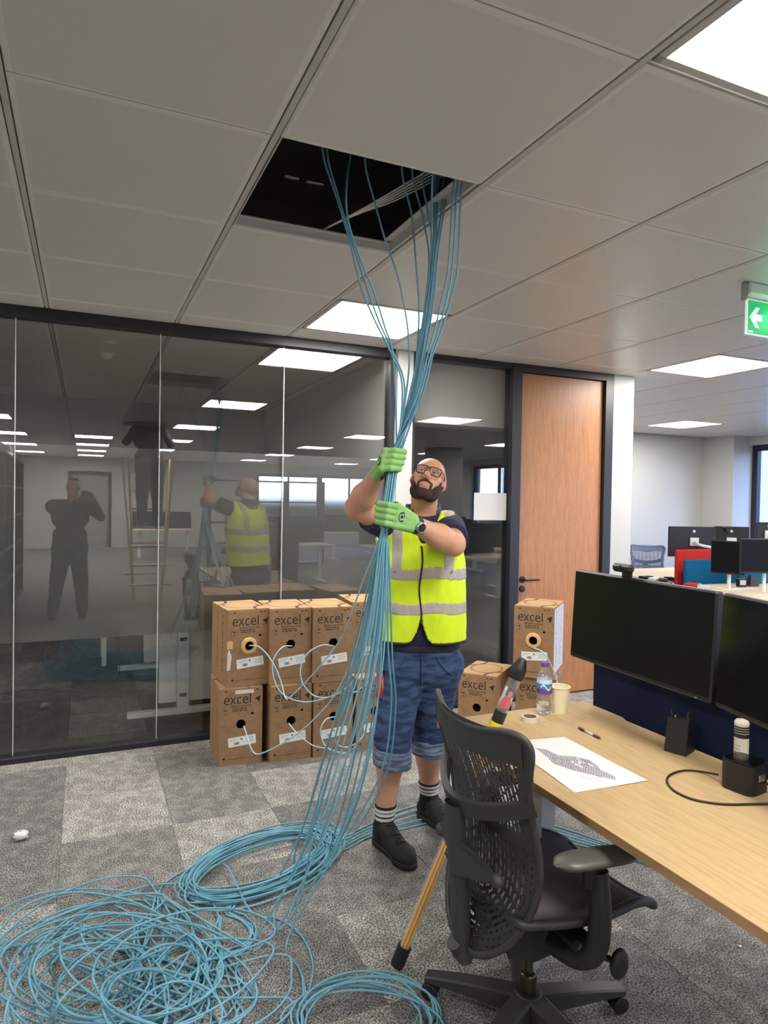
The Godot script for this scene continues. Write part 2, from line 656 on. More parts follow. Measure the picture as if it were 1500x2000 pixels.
# ---------------------------------------------------------------- shell
func _structure() -> void:
	# floor: slab plus the carpet tiles near enough to tell apart
	var fl := struct("floor", span(Vector3(-4.3, -0.25, -8.8), Vector3(9.9, -0.003, 13.3)), M.carpet_1)
	var T := 0.49
	var tile := MB.new().box(Vector3(0, -0.004, 0), Vector3(T - 0.0012, 0.008, T - 0.0012), 0.0015).mesh()
	var r2 := RandomNumberGenerator.new()
	r2.seed = 5
	for a in range(-4, 9):
		for b in range(-7, 6):
			var x := 0.405 + T * (a - 0.5)
			var z := -3.385 + T * (b + 0.5)
			if z < WALL - 0.1 and x > 2.3:
				continue
			if z > WALL - 0.25 and z < WALL + 0.25:
				continue
			var pick := r2.randi_range(0, 3)
			# lighter tiles on the walkway by the partition, darker ones round the desk
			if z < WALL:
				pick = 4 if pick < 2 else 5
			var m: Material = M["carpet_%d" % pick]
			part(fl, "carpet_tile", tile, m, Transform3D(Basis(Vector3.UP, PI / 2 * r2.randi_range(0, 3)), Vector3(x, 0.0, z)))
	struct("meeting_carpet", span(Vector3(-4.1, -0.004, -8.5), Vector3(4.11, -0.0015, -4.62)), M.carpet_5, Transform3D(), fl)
	# strips of carpet beside the partition rails
	struct("carpet_strip", span(Vector3(-1.6, -0.006, -4.61), Vector3(4.2, -0.0005, -4.36)), M.carpet_2, Transform3D(), fl)
	# outer walls
	struct("wall_left", span(Vector3(-4.3, 0, -8.8), Vector3(-4.1, 3.6, 13.3)), M.white_wall)
	struct("wall_meeting_back", span(Vector3(-4.1, 0, -8.8), Vector3(4.34, 3.6, -8.5)), M.grey_wall)
	struct("wall_far", span(Vector3(4.34, 0, -8.3), Vector3(9.9, 3.6, -8.0)), M.white_wall)
	struct("wall_far_pier", span(Vector3(9.25, 0, -8.0), Vector3(9.9, 3.6, -7.43), 0.004), M.white_wall)
	# the end wall of the meeting rooms, seen as a white strip beside the door
	struct("wall_meeting_end", span(Vector3(4.11, 0, -8.5), Vector3(4.34, 3.6, WALL + 0.06), 0.004), M.white_wall)
	struct("wall_between_rooms", span(Vector3(2.09, 0, -8.5), Vector3(2.215, CEIL, WALL + 0.05), 0.003), M.white_wall)
	# right wall with windows
	var wr := struct_node("wall_right")
	struct("sill_wall", span(Vector3(9.6, 0, -8.0), Vector3(9.9, 0.80, 13.3)), M.white_wall, Transform3D(), wr)
	struct("head_wall", span(Vector3(9.6, 2.56, -8.0), Vector3(9.9, 3.6, 13.3)), M.white_wall, Transform3D(), wr)
	var z0 := -7.43
	var n := 1
	while z0 < 12.5:
		window_at(n, Transform3D(Basis(), Vector3(9.72, 0.80, z0)), 2.35, 1.76, "z")
		struct("pier", span(Vector3(9.55, 0.80, z0 + 2.35), Vector3(9.9, 2.56, minf(z0 + 2.95, 13.3)), 0.003), M.white_wall, Transform3D(), wr)
		z0 += 2.95
		n += 1
	# rear wall with windows on its right, and a corridor door at its left
	var wb := struct_node("wall_rear")
	struct("solid", span(Vector3(0.75, 0, 13.0), Vector3(5.2, 3.6, 13.3)), M.white_wall, Transform3D(), wb)
	struct("solid", span(Vector3(-4.1, 0, 13.0), Vector3(-0.45, 3.6, 13.3)), M.white_wall, Transform3D(), wb)
	struct("lintel", span(Vector3(-0.45, 2.3, 13.0), Vector3(0.75, 3.6, 13.3)), M.white_wall, Transform3D(), wb)
	struct("sill_wall", span(Vector3(5.2, 0, 13.0), Vector3(9.6, 0.9, 13.3)), M.white_wall, Transform3D(), wb)
	struct("head_wall", span(Vector3(5.2, 2.4, 13.0), Vector3(9.6, 3.6, 13.3)), M.white_wall, Transform3D(), wb)
	for s in 2:
		window_at(n, Transform3D(Basis(Vector3.UP, PI / 2), Vector3(5.2 + 2.2 * s, 0.9, 13.1)), 2.2, 1.5, "z")
		n += 1
	# roof of the ceiling void
	struct("ceiling_soffit", span(Vector3(-4.3, 3.6, -8.8), Vector3(9.9, 3.8, 13.3)), M.soffit_board)

func window_at(n: int, X: Transform3D, w: float, h: float, _along: String) -> void:
	# frame in the local yz plane, from the lower near corner
	var o := struct_node("window_%d" % n)
	o.transform = X
	var d := 0.09
	var fw := 0.09
	var f := MB.new()
	f.box(Vector3(0, h / 2, fw / 2), Vector3(d, h, fw), 0.004)
	f.box(Vector3(0, h / 2, w - fw / 2), Vector3(d, h, fw), 0.004)
	f.box(Vector3(0, fw / 2, w / 2), Vector3(d, fw, w - fw * 2), 0.004)
	f.box(Vector3(0, h - fw / 2, w / 2), Vector3(d, fw, w - fw * 2), 0.004)
	part(o, "window_frame", f.mesh(), M.black_frame)
	part(o, "mullion", bx(Vector3(0, h / 2, w * 0.5), Vector3(d * 0.8, h - fw * 2, 0.06), 0.004), M.black_frame)
	for s in 2:
		part(o, "pane", bx(Vector3(0, h / 2, w * (0.25 + 0.5 * s)), Vector3(0.006, h - fw * 2, w / 2 - fw)), M.glass)

# ---------------------------------------------------------------- ceiling
func is_light(a: int, b: int) -> bool:
	# module (a, b) spans x from CX0 + a * MODULE and z from CZ0 + b * MODULE
	if b <= -4:
		return a == 9 and b == -7
	if posmod(a - 1, 4) == 0 and posmod(b - 1, 4) == 0:
		return true
	return a == -1 and b in [9, 12, 15, 18]

func is_open(a: int, b: int) -> bool:
	return a == 0 and (b == -1 or b == 5)

func in_building(x: float, z: float) -> bool:
	return x > -4.1 and x < 9.6 and z < 13.0 and z > (-8.5 if x < 4.2 else -8.0)

func _ceiling() -> void:
	var c := struct_node("ceiling")
	var g := 0.027
	var tray := ceiling_tray(MODULE - g, MODULE - 0.004).mesh()
	var fq := MB.new()
	fq.quad(Vector3(-0.337, -0.0004, -0.347), Vector3(0.337, -0.0004, -0.347), Vector3(0.337, -0.0004, 0.347), Vector3(-0.337, -0.0004, 0.347), Vector3.DOWN)
	var field := fq.mesh()
	var rest := MB.new()
	var spots := []
	for a in range(-7, 13):
		for b in range(-9, 21):
			var p := Vector3(CX0 + (a + 0.5) * MODULE, CEIL, CZ0 + (b + 0.5) * MODULE)
			if not in_building(p.x, p.z) or is_light(a, b) or is_open(a, b):
				continue
			if p.z < WALL and p.z > WALL - 0.35 and p.x < 4.2:
				pass
			var q := VIEW.inverse() * (p - EYE)
			var seen := q.z < -0.05 and absf(q.x / -q.z) < 0.66 and q.y / -q.z < 0.9
			var d := p.distance_to(EYE) + (0.0 if seen else 6.0)
			spots.append([d, p, a, b])
	spots.sort_custom(func(x, y): return x[0] < y[0])
	for k in spots.size():
		if k < 250:
			var tl := part(c, "ceiling_tile", tray, M.ceiling_tile, Transform3D(Basis(), spots[k][1]))
			part(tl, "perforated_field", field, M.perforated_tile)
		else:
			rest.add(MB.new().box(spots[k][1] + Vector3(0, 0.008, 0), Vector3(MODULE - g, 0.016, MODULE - 0.006)))
	var ro := part(c, "ceiling_tiles_beyond", rest.mesh(), M.ceiling_tile)
	ro.set_meta("kind", "stuff")
	# runners between the bays, proud strip with a shadow gap on either side
	for a in range(-6, 13):
		var x := CX0 + a * MODULE
		var zs := -8.5 if x < 4.2 else -8.0
		part(c, "runner", span(Vector3(x - 0.0092, CEIL + 0.001, zs), Vector3(x + 0.0092, CEIL + 0.03, 13.0)), M.runner)
		part(c, "runner_back", span(Vector3(x - 0.024, CEIL + 0.017, zs), Vector3(x + 0.024, CEIL + 0.021, 13.0)), M.joint_dark)
	# plaster margin where the modules do not reach the walls
	part(c, "margin", span(Vector3(-4.1, CEIL, -8.5), Vector3(CX0 - 6 * MODULE - 0.02, CEIL + 0.03, 13.0)), M.ceiling_tile)
	part(c, "margin", span(Vector3(CX0 + 12 * MODULE + 0.02, CEIL, -8.0), Vector3(9.6, CEIL + 0.03, 13.0)), M.ceiling_tile)
	# upstands round the two openings
	for b in [-1, 5]:
		var x0 := CX0 + 0.017
		var x1 := CX0 + MODULE - 0.017
		var za: float = CZ0 + b * MODULE
		var zb: float = za + MODULE
		part(c, "opening_rail", span(Vector3(x0, CEIL + 0.004, za), Vector3(x1, CEIL + 0.05, za + 0.012), 0.002), M.void_steel)
		part(c, "opening_rail", span(Vector3(x0, CEIL + 0.035, za + 0.012), Vector3(x1, CEIL + 0.04, za + 0.03), 0.001), M.void_steel)
		part(c, "opening_rail", span(Vector3(x1 - 0.012, CEIL + 0.004, za), Vector3(x1, CEIL + 0.06, zb), 0.002), M.void_steel)
		part(c, "opening_rail", span(Vector3(x1 - 0.045, CEIL + 0.045, za), Vector3(x1 - 0.012, CEIL + 0.05, zb), 0.001), M.void_steel)
		part(c, "opening_rail", span(Vector3(x0, CEIL + 0.004, za), Vector3(x0 + 0.004, CEIL + 0.05, zb), 0.001), M.soffit_board)
		part(c, "opening_rail", span(Vector3(x0, CEIL + 0.004, zb - 0.004), Vector3(x1, CEIL + 0.05, zb), 0.001), M.soffit_board)
	# hangers and a duct flange in the void above the first opening
	part(c, "void_duct", bx(Vector3(0.4, 3.35, -2.6), Vector3(1.6, 0.35, 0.5), 0.01), M.soffit_board)
	for k in 5:
		var e := 5.0 * (k - 2)
		part(c, "void_wire", MB.new().tube(smooth_path([on_y(632, 448, 2.752), on_y(668, 430 + e * 0.1, 2.76), on_y(706, 412 + e * 0.3, 2.775), on_y(770, 382 + e, 2.80), on_y(845, 341 + e * 1.3, 2.84), on_y(900, 312 + e * 1.3, 2.87)], 0.05), 0.0032, 6).mesh(), M.wire_pale)
	part(c, "void_bracket", bx(on_y(570, 347, 2.95), Vector3(0.06, 0.006, 0.012), 0.0), M.void_steel)
	part(c, "void_bracket", bx(on_y(615, 358, 2.95), Vector3(0.075, 0.006, 0.012), 0.0), M.void_steel)

func ceiling_tray(w: float, d: float) -> MB:
	# folded metal tray: flat field, a 9 mm bevel sloping up to the joint on the long sides
	var o := MB.new()
	var b := 0.007
	var u := 0.0035
	var x := w / 2.0
	var z := d / 2.0
	o.quad(Vector3(-x + b, 0, -z + b), Vector3(x - b, 0, -z + b), Vector3(x - b, 0, z - b), Vector3(-x + b, 0, z - b), Vector3.DOWN)
	var ring := [Vector3(-1, 0, -1), Vector3(1, 0, -1), Vector3(1, 0, 1), Vector3(-1, 0, 1)]
	for k in 4:
		var p: Vector3 = ring[k]
		var q: Vector3 = ring[(k + 1) % 4]
		var nn := Vector3((p.x + q.x) / 2, 0, (p.z + q.z) / 2)
		o.quad(Vector3(p.x * (x - b), 0, p.z * (z - b)), Vector3(q.x * (x - b), 0, q.z * (z - b)), Vector3(q.x * x, u, q.z * z), Vector3(p.x * x, u, p.z * z), (nn * 0.45 + Vector3.DOWN).normalized())
		o.quad(Vector3(p.x * x, u, p.z * z), Vector3(q.x * x, u, q.z * z), Vector3(q.x * x, 0.035, q.z * z), Vector3(p.x * x, 0.035, p.z * z), nn)
	o.quad(Vector3(-x, 0.034, -z), Vector3(x, 0.034, -z), Vector3(x, 0.034, z), Vector3(-x, 0.034, z), Vector3.UP)
	return o

# ---------------------------------------------------------------- lights
const LIGHT_ENERGY := 3.4
const GLOW := 9.0

func _lights() -> void:
	var em := mat("panel_glow", rgb(255, 252, 244), 0.5)
	em.emission_enabled = true
	em.emission = Color(1.0, 0.985, 0.955)
	em.emission_energy_multiplier = GLOW
	var s := 0.655
	var fr := MB.new()
	var w := MODULE - 0.03
	for k in 4:
		var B := Basis(Vector3.UP, PI / 2 * k)
		fr.box(B * Vector3(0, 0.006, (w + s) / 4), Vector3(w, 0.012, (w - s) / 2) if k % 2 == 0 else Vector3((w - s) / 2, 0.012, w), 0.0015)
	var frame := fr.mesh()
	var lens := MB.new().box(Vector3(0, 0.010, 0), Vector3(s, 0.004, s)).mesh()
	var top := MB.new().box(Vector3(0, 0.035, 0), Vector3(w, 0.04, w)).mesh()
	for a in range(-7, 13):
		for b in range(-9, 21):
			var p := Vector3(CX0 + (a + 0.5) * MODULE, CEIL, CZ0 + (b + 0.5) * MODULE)
			if not is_light(a, b) or not in_building(p.x, p.z):
				continue
			var label := "lit square ceiling light panel over the open office behind the photographer"
			if a == 1 and b == -3:
				label = "lit square ceiling light panel behind the hanging cables, next to the glass wall"
			elif a == 1 and b == 1:
				label = "large lit square ceiling light panel over the desk with black monitors"
			elif a == 5 and b == -3:
				label = "lit square ceiling light panel by the white column beside the door"
			elif a == 9 and b == -7:
				label = "lit square ceiling light panel near the far white wall"
			elif b < 2:
				label = "lit square ceiling light panel beside the open office windows"
			var o := thing("ceiling_light", label, "ceiling light", p, 0.0, "square ceiling light panels")
			part(o, "frame", frame, M.runner)
			part(o, "housing", top, M.runner)
			part(o, "diffuser", lens, em)
			var l := AreaLight3D.new()
			l.name = "panel_light"
			l.area_size = Vector2(s, s)
			l.area_normalize_energy = true
			l.light_energy = LIGHT_ENERGY
			l.light_color = Color(1.0, 0.985, 0.955)
			l.shadow_enabled = true
			l.area_range = 30.0
			l.rotation.x = -PI / 2
			l.position.y = 0.004
			o.add_child(l)

# ---------------------------------------------------------------- glazed partition and door
func _partition() -> void:
	var z := WALL
	# glazed screen 1: four panes butt jointed between black rails
	var s := struct_node("wall_glazed")
	part(s, "head_rail", span(Vector3(-4.1, 2.635, z - 0.05), Vector3(2.03, CEIL + 0.01, z + 0.05), 0.002), M.black_frame)
	part(s, "floor_rail", span(Vector3(-4.1, 0, z - 0.045), Vector3(2.03, 0.035, z + 0.045), 0.002), M.black_frame)
	part(s, "end_jamb", span(Vector3(2.028, 0, z - 0.05), Vector3(2.068, CEIL, z + 0.05), 0.002), M.black_frame)
	part(s, "end_trim", span(Vector3(2.068, 0, z - 0.04), Vector3(2.088, CEIL, z + 0.045), 0.002), M.aluminium)
	var xs := [-4.1, -3.63, -2.815, -2.003, -1.19, -0.378, 0.436, 1.247, 2.03]
	for k in xs.size() - 1:
		var a: float = xs[k] + 0.002
		var b: float = xs[k + 1] - 0.002
		part(s, "glass_pane", span(Vector3(a, 0.03, z - 0.006), Vector3(b, 2.64, z + 0.006)), M.glass)
		part(s, "glass_pane", span(Vector3(a, 0.03, z - 0.022), Vector3(b, 2.64, z - 0.010)), M.glass)
		part(s, "privacy_film", span(Vector3(a, 0.705, z - 0.032), Vector3(b, 1.90, z - 0.026)), M.frosted_film)
		if k > 0:
			part(s, "pane_joint", span(Vector3(xs[k] - 0.002, 0.03, z - 0.022), Vector3(xs[k] + 0.002, 2.64, z + 0.006)), M.silicone)
	# glazed side light beside the door
	var g := struct_node("window_0")
	part(g, "head_rail", span(Vector3(2.215, 2.655, z - 0.05), Vector3(3.10, CEIL + 0.01, z + 0.05), 0.002), M.black_frame)
	part(g, "floor_rail", span(Vector3(2.215, 0, z - 0.045), Vector3(3.10, 0.035, z + 0.045), 0.002), M.black_frame)
	part(g, "jamb", span(Vector3(2.215, 0, z - 0.05), Vector3(2.232, 2.66, z + 0.05), 0.002), M.black_frame)
	part(g, "glass_pane", span(Vector3(2.232, 0.03, z - 0.006), Vector3(3.09, 2.66, z + 0.006)), M.glass)
	part(g, "glass_pane", span(Vector3(2.232, 0.03, z - 0.022), Vector3(3.09, 2.66, z - 0.010)), M.glass)
	# door 1
	var d := struct_node("door_1")
	part(d, "door_leaf", span(Vector3(3.18, 0.012, z - 0.02), Vector3(4.025, 2.635, z + 0.025), 0.002), M.oak)
	part(d, "door_frame", span(Vector3(3.09, 0, z - 0.06), Vector3(3.178, CEIL, z + 0.06), 0.002), M.black_frame)
	part(d, "door_frame", span(Vector3(4.028, 0, z - 0.06), Vector3(4.112, CEIL, z + 0.06), 0.002), M.black_frame)
	part(d, "door_frame", span(Vector3(3.178, 2.638, z - 0.06), Vector3(4.028, CEIL, z + 0.06), 0.002), M.black_frame)
	var rose := MB.new().lathe([[0.0, 0.011], [0.024, 0.011], [0.027, 0.008], [0.027, 0.0]], 20, Transform3D(Basis(Vector3.RIGHT, PI / 2), Vector3(3.235, 0.975, z + 0.025))).mesh()
	part(d, "lock_rose", rose, M.black_plastic)
	part(d, "lock_rose", rose, M.black_plastic, Transform3D(Basis(), Vector3(0, -0.075, 0)))
	part(d, "lever_handle", MB.new().tube(smooth_path([Vector3(3.235, 0.975, z + 0.03), Vector3(3.235, 0.975, z + 0.062), Vector3(3.25, 0.975, z + 0.074), Vector3(3.37, 0.975, z + 0.074)], 0.01), 0.009, 10).mesh(), M.black_plastic)
	# sealed edges over the partition, up to the soffit
	struct("trim_1", span(Vector3(-4.1, CEIL + 0.036, z - 0.05), Vector3(4.11, 3.6, z + 0.05)), M.soffit_board)
	# skirting at the far end
	struct("baseboard_door", span(Vector3(4.11, 0, z + 0.06), Vector3(4.345, 0.09, z + 0.075), 0.002), M.white_paint)
	struct("baseboard_far", span(Vector3(4.34, 0, -8.0), Vector3(9.25, 0.09, -7.985), 0.002), M.white_paint)

# ---------------------------------------------------------------- inside the glazed rooms
func _meeting_room() -> void:
	# room beside the door: dark back wall panel
	struct("trim_2", span(Vector3(2.215, 0, -8.5), Vector3(4.11, CEIL, -8.46)), M.dark_panel)
	struct("trim_3", span(Vector3(2.215, 2.212, -5.02), Vector3(4.11, CEIL, -4.75)), M.white_wall)
	# height-adjustable desk seen end-on through the glass
	var o := thing("meeting_desk", "white framed desk with a wooden top standing behind the glass wall", "desk", Vector3(0.62, 0, -5.85))
	part(o, "table_top", bx(Vector3(0.1, 0.725, 0.0), Vector3(0.8, 0.025, 1.5), 0.003), M.maple)
	for s in [-1.0, 1.0]:
		part(o, "foot", bx(Vector3(0.04, 0.02, 0.72 * s), Vector3(0.74, 0.04, 0.07), 0.006), M.white_paint)
		part(o, "leg", bx(Vector3(0.055, 0.36, 0.72 * s), Vector3(0.085, 0.66, 0.055), 0.006), M.white_paint)
		part(o, "cable_slot", bx(Vector3(0.055, 0.55, 0.72 * s + 0.0275), Vector3(0.05, 0.025, 0.004), 0.001), M.black_plastic)
		part(o, "cable_slot", bx(Vector3(0.055, 0.14, 0.72 * s + 0.0275), Vector3(0.05, 0.025, 0.004), 0.001), M.black_plastic)
		part(o, "side_panel", bx(Vector3(0.14, 0.36, 0.66 * s), Vector3(0.5, 0.58, 0.02), 0.003), M.white_paint)
	var sm := thing("smoke_detector", "white smoke detector on the ceiling above the glass wall", "smoke detector", Vector3(0.145, CEIL, -5.7))
	part(sm, "base", MB.new().lathe([[0.0, -0.012], [0.05, -0.012], [0.052, 0.0]], 24).mesh(), M.white_plastic)
	part(sm, "sensor_head", MB.new().lathe([[0.0, -0.05], [0.028, -0.05], [0.036, -0.042], [0.036, -0.03], [0.044, -0.024], [0.045, -0.012]], 24).mesh(), M.white_plastic)
	solo("ceiling_sensor", "flat round white disc on the ceiling inside the glass room", "sensor", MB.new().lathe([[0.0, -0.012], [0.04, -0.01], [0.045, 0.0]], 24).mesh(), M.white_plastic, Transform3D(Basis(), Vector3(0.159, CEIL, -5.26)))
	solo("sprinkler_plate", "small round white cover plate on the ceiling by the hanging cables", "cover plate", MB.new().lathe([[0.0, -0.006], [0.035, -0.006], [0.04, 0.0]], 24).mesh(), M.white_plastic, Transform3D(Basis(), Vector3(1.647, CEIL, -3.117)))
	# a small bench further in, with trailing flex
	var b := thing("side_bench", "white low bench standing deep inside the glass room", "bench", Vector3(0.18, 0, -7.0))
	part(b, "bench_top", bx(Vector3(0.2, 0.70, 0), Vector3(0.5, 0.03, 0.5), 0.004), M.white_paint)
	for s in [[0.0, -0.2], [0.0, 0.2], [0.4, -0.2], [0.4, 0.2]]:
		part(b, "leg", bx(Vector3(s[0], 0.345, s[1]), Vector3(0.04, 0.69, 0.04), 0.004), M.white_paint)
	solo("power_lead", "dark power lead lying on the carpet inside the glass room", "cable", MB.new().tube(smooth_path([Vector3(0.25, 0.5, -6.4), Vector3(0.3, 0.15, -6.3), Vector3(0.2, 0.006, -6.1), Vector3(-0.1, 0.006, -6.0), Vector3(-0.4, 0.006, -6.15), Vector3(-0.7, 0.006, -6.05)], 0.03), 0.005, 6).mesh(), M.cable_dark)
	# notice on the side light
	var t := thing("paper_notice", "blank white paper notice taped to the glass beside the door", "notice", Vector3(2.93, 1.56, WALL + 0.009))
	part(t, "sheet", bx(Vector3.ZERO, Vector3(0.30, 0.215, 0.0012)), M.paper)
	for s in [[-1, 1], [1, 1], [-1, -1], [1, -1]]:
		part(t, "tape_dot", MB.new().lathe([[0.0, 0.0012], [0.006, 0.001], [0.007, 0.0]], 10, Transform3D(Basis(Vector3.RIGHT, PI / 2), Vector3(0.135 * s[0], 0.093 * s[1], 0.0006))).mesh(), M.silicone)

# ---------------------------------------------------------------- the desk on the right and what stands on it
func text_mesh(s: String, size: float, depth := 0.0006, font_name := "Droid Sans") -> TextMesh:
	var t := TextMesh.new()
	var f := SystemFont.new()
	f.font_names = PackedStringArray([font_name])
	t.font = f
	t.text = s
	t.font_size = 32
	t.pixel_size = size / 32.0
	t.depth = depth
	t.curve_step = 2.0
	return t

func monitor(o: Node3D, w: float, h: float, screen: Material) -> void:
	# local frame: screen faces -x, width along z, centre at the origin
	part(o, "casing", bx(Vector3(0.022, 0, 0), Vector3(0.034, h, w), 0.006), M.black_plastic)
	part(o, "screen", bx(Vector3(0.0042, 0.005, 0), Vector3(0.003, h - 0.024, w - 0.014), 0.0005), screen)
	part(o, "rear_bulge", bx(Vector3(0.05, -0.02, 0), Vector3(0.03, h * 0.5, w * 0.5), 0.01), M.black_plastic)
	part(o, "power_light", bx(Vector3(0.004, -h / 2 + 0.006, w * 0.42), Vector3(0.002, 0.004, 0.012), 0.0), M.silver)

func _main_desk() -> void:
	var X0 := 1.284
	var X1 := 1.995
	var ZF := -2.335
	var ZN := -0.62
	var o := thing("office_desk", "maple topped office desk with grey steel legs under black monitors", "desk")
	var top := MB.new()
	# top with the shallow cable cut-out along its back edge
	var poly := V2([X0, ZF, X1 + 0.018, ZF, X1 + 0.018, -2.10, X1, -2.06, X1, -1.02, X1 + 0.018, -0.98, X1 + 0.018, ZN, X0, ZN])
	top.prism(poly, 0.025, Transform3D(Basis(Vector3.RIGHT, PI / 2), Vector3(0, 0.730, 0)))
	part(o, "table_top", top.mesh(), M.maple)
	part(o, "edge_band", span(Vector3(X0 - 0.0015, 0.7045, ZF), Vector3(X0 + 0.0005, 0.7295, ZN)), M.maple_edge)
	for zz in [ZF + 0.20, ZN - 0.1]:
		part(o, "leg", span(Vector3(1.60, 0.04, zz - 0.045), Vector3(1.68, 0.70, zz + 0.045), 0.006), mat("leg_grey", rgb(168, 172, 176), 0.45))
		part(o, "foot", span(Vector3(1.34, 0.0, zz - 0.035), Vector3(1.98, 0.045, zz + 0.035), 0.008), M.leg_grey)
	part(o, "leg", span(Vector3(1.375, 0.0, ZF + 0.42), Vector3(1.435, 0.705, ZF + 0.48), 0.005), M.leg_grey)
	part(o, "under_frame", span(Vector3(1.40, 0.66, ZF + 0.1), Vector3(1.46, 0.703, ZN - 0.05), 0.004), M.leg_grey)
	# navy fabric screen behind
	var s := thing("desk_screen", "navy fabric privacy screen standing along the back of the maple desk", "privacy screen")
	part(s, "panel", span(Vector3(2.015, 0.62, -2.285), Vector3(2.055, 1.13, ZN), 0.008), M.navy_fabric)
	part(s, "bracket", span(Vector3(2.0, 0.66, -2.0), Vector3(2.015, 0.72, -1.92), 0.002), M.leg_grey)
	part(s, "bracket", span(Vector3(2.0, 0.66, -1.0), Vector3(2.015, 0.72, -0.92), 0.002), M.leg_grey)
	# two black monitors on arms, facing the chair
	mat("dark_screen", rgb(11, 12, 14), 0.5, 0.0, 0.3)
	mat("dark_screen_glossy", rgb(12, 13, 13), 0.14)
	var m := thing("monitor", "black switched-off monitor with a webcam on top, over the maple desk", "monitor", Vector3(1.845, 1.145, -1.885), 0.0, "black monitors on the maple desk")
	m.rotation = Vector3(0, deg_to_rad(-1.5), deg_to_rad(-3.0))
	monitor(m, 0.705, 0.36, M.dark_screen)
	part(m, "arm", span(Vector3(0.04, -0.10, -0.03), Vector3(0.155, -0.04, 0.03), 0.006), M.black_plastic)
	var m2 := thing("monitor", "black monitor with dim green reflections, standing over the white labelled canister", "monitor", Vector3(1.752, 1.145, -1.168), 0.0, "black monitors on the maple desk")
	m2.rotation = Vector3(0, deg_to_rad(-13.0), deg_to_rad(-3.0))
	monitor(m2, 0.705, 0.36, M.dark_screen_glossy)
	part(m2, "arm", span(Vector3(0.04, -0.10, -0.03), Vector3(0.25, -0.04, 0.03), 0.006), M.black_plastic)
	var wc := thing("webcam", "small black webcam clipped on top of the far black monitor", "webcam", Vector3(1.86, 1.352, -1.955))
	part(wc, "body", bx(Vector3(0, 0.006, 0), Vector3(0.03, 0.032, 0.10), 0.01), M.black_plastic)
	part(wc, "lens", MB.new().lathe([[0.0, 0.004], [0.009, 0.003], [0.010, 0.0]], 14, Transform3D(Basis(Vector3.BACK, PI / 2), Vector3(-0.015, 0.007, 0))).mesh(), M.black_gloss)
	part(wc, "clip", bx(Vector3(0.02, -0.02, 0), Vector3(0.012, 0.05, 0.05), 0.004), M.black_plastic)
	var Y := 0.730
	# water bottle
	var bt := thing("water_bottle", "clear plastic water bottle with purple cap and blue label beside a paper cup", "bottle", on_y(1062, 1394, Y))
	var pet := mat("pet", Color(0.97, 0.98, 1.0, 0.06), 0.03)
	pet.transparency = BaseMaterial3D.TRANSPARENCY_ALPHA
	var wall := [[0.0, 0.004], [0.018, 0.002], [0.028, 0.004], [0.0315, 0.012], [0.0315, 0.05], [0.0300, 0.06], [0.0295, 0.075], [0.0310, 0.09], [0.0310, 0.135], [0.0305, 0.15], [0.027, 0.165], [0.018, 0.182], [0.0125, 0.190], [0.0125, 0.198]]
	part(bt, "bottle_body", MB.new().lathe(wall, 28).mesh(), pet)
	var wat := mat("water", Color(0.95, 0.98, 1.0, 0.02), 0.0)
	wat.refraction_enabled = true
	wat.refraction_scale = 0.033
	part(bt, "water", MB.new().lathe([[0.0, 0.006], [0.027, 0.007], [0.0303, 0.014], [0.0303, 0.044], [0.0303, 0.044], [0.0, 0.044]], 28).mesh(), wat)
	part(bt, "cap", MB.new().lathe([[0.0, 0.2135], [0.0145, 0.2135], [0.0155, 0.211], [0.0155, 0.197], [0.0155, 0.197], [0.012, 0.197]], 24).mesh(), mat("purple", rgb(112, 66, 152), 0.45))
	part(bt, "label_band", MB.new().lathe([[0.0314, 0.088], [0.0314, 0.110]], 28).mesh(), M.purple)
	part(bt, "label_band", MB.new().lathe([[0.0313, 0.110], [0.0313, 0.130]], 28).mesh(), mat("sky_blue", rgb(58, 142, 214), 0.45))
	part(bt, "label_band", MB.new().lathe([[0.0313, 0.130], [0.0308, 0.146]], 28).mesh(), mat("pale_blue", rgb(205, 226, 244), 0.45))
	var swirl := MB.new()
	for k in 12:
		var q := deg_to_rad(205.0 + k * 7.0)
		var q2 := deg_to_rad(205.0 + (k + 1) * 7.0)
		var y0 := 0.112 + 0.010 * sin(k * 0.55)
		var y1 := 0.112 + 0.010 * sin((k + 1) * 0.55)
		swirl.quad(Vector3(cos(q) * 0.0317, y0, sin(q) * -0.0317), Vector3(cos(q2) * 0.0317, y1, sin(q2) * -0.0317), Vector3(cos(q2) * 0.0317, y1 + 0.007, sin(q2) * -0.0317), Vector3(cos(q) * 0.0317, y0 + 0.007, sin(q) * -0.0317), Vector3(cos(q), 0, -sin(q)))
	part(bt, "label_swirl", swirl.mesh(), M.white_plastic)
	# paper cup
	var cup := thing("paper_cup", "cream paper cup standing behind the water bottle", "cup", on_y(1092, 1391, Y))
	part(cup, "cup_wall", MB.new().lathe([[0.0, 0.004], [0.030, 0.004], [0.030, 0.0], [0.031, 0.0], [0.031, 0.0], [0.0425, 0.108], [0.0425, 0.108], [0.0415, 0.108], [0.0415, 0.108], [0.030, 0.006]], 32).mesh(), mat("cream", rgb(238, 226, 190), 0.7))
	var rim := PackedVector3Array()
	for k in 33:
		rim.append(Vector3(cos(TAU * k / 32) * 0.0425, 0.108, sin(TAU * k / 32) * 0.0425))
	part(cup, "rim", MB.new().tube(rim, 0.0022, 8, false).mesh(), M.cream)
	# roll of clear tape
	var tp := thing("tape_roll", "small roll of pale tape lying flat on the maple desk", "tape", on_y(1035, 1408, Y))
	part(tp, "tape", MB.new().lathe([[0.026, 0.0], [0.034, 0.0], [0.034, 0.0], [0.034, 0.019], [0.034, 0.019], [0.026, 0.019], [0.026, 0.019], [0.026, 0.0]], 28).mesh(), mat("tape_pale", rgb(214, 204, 180), 0.3))
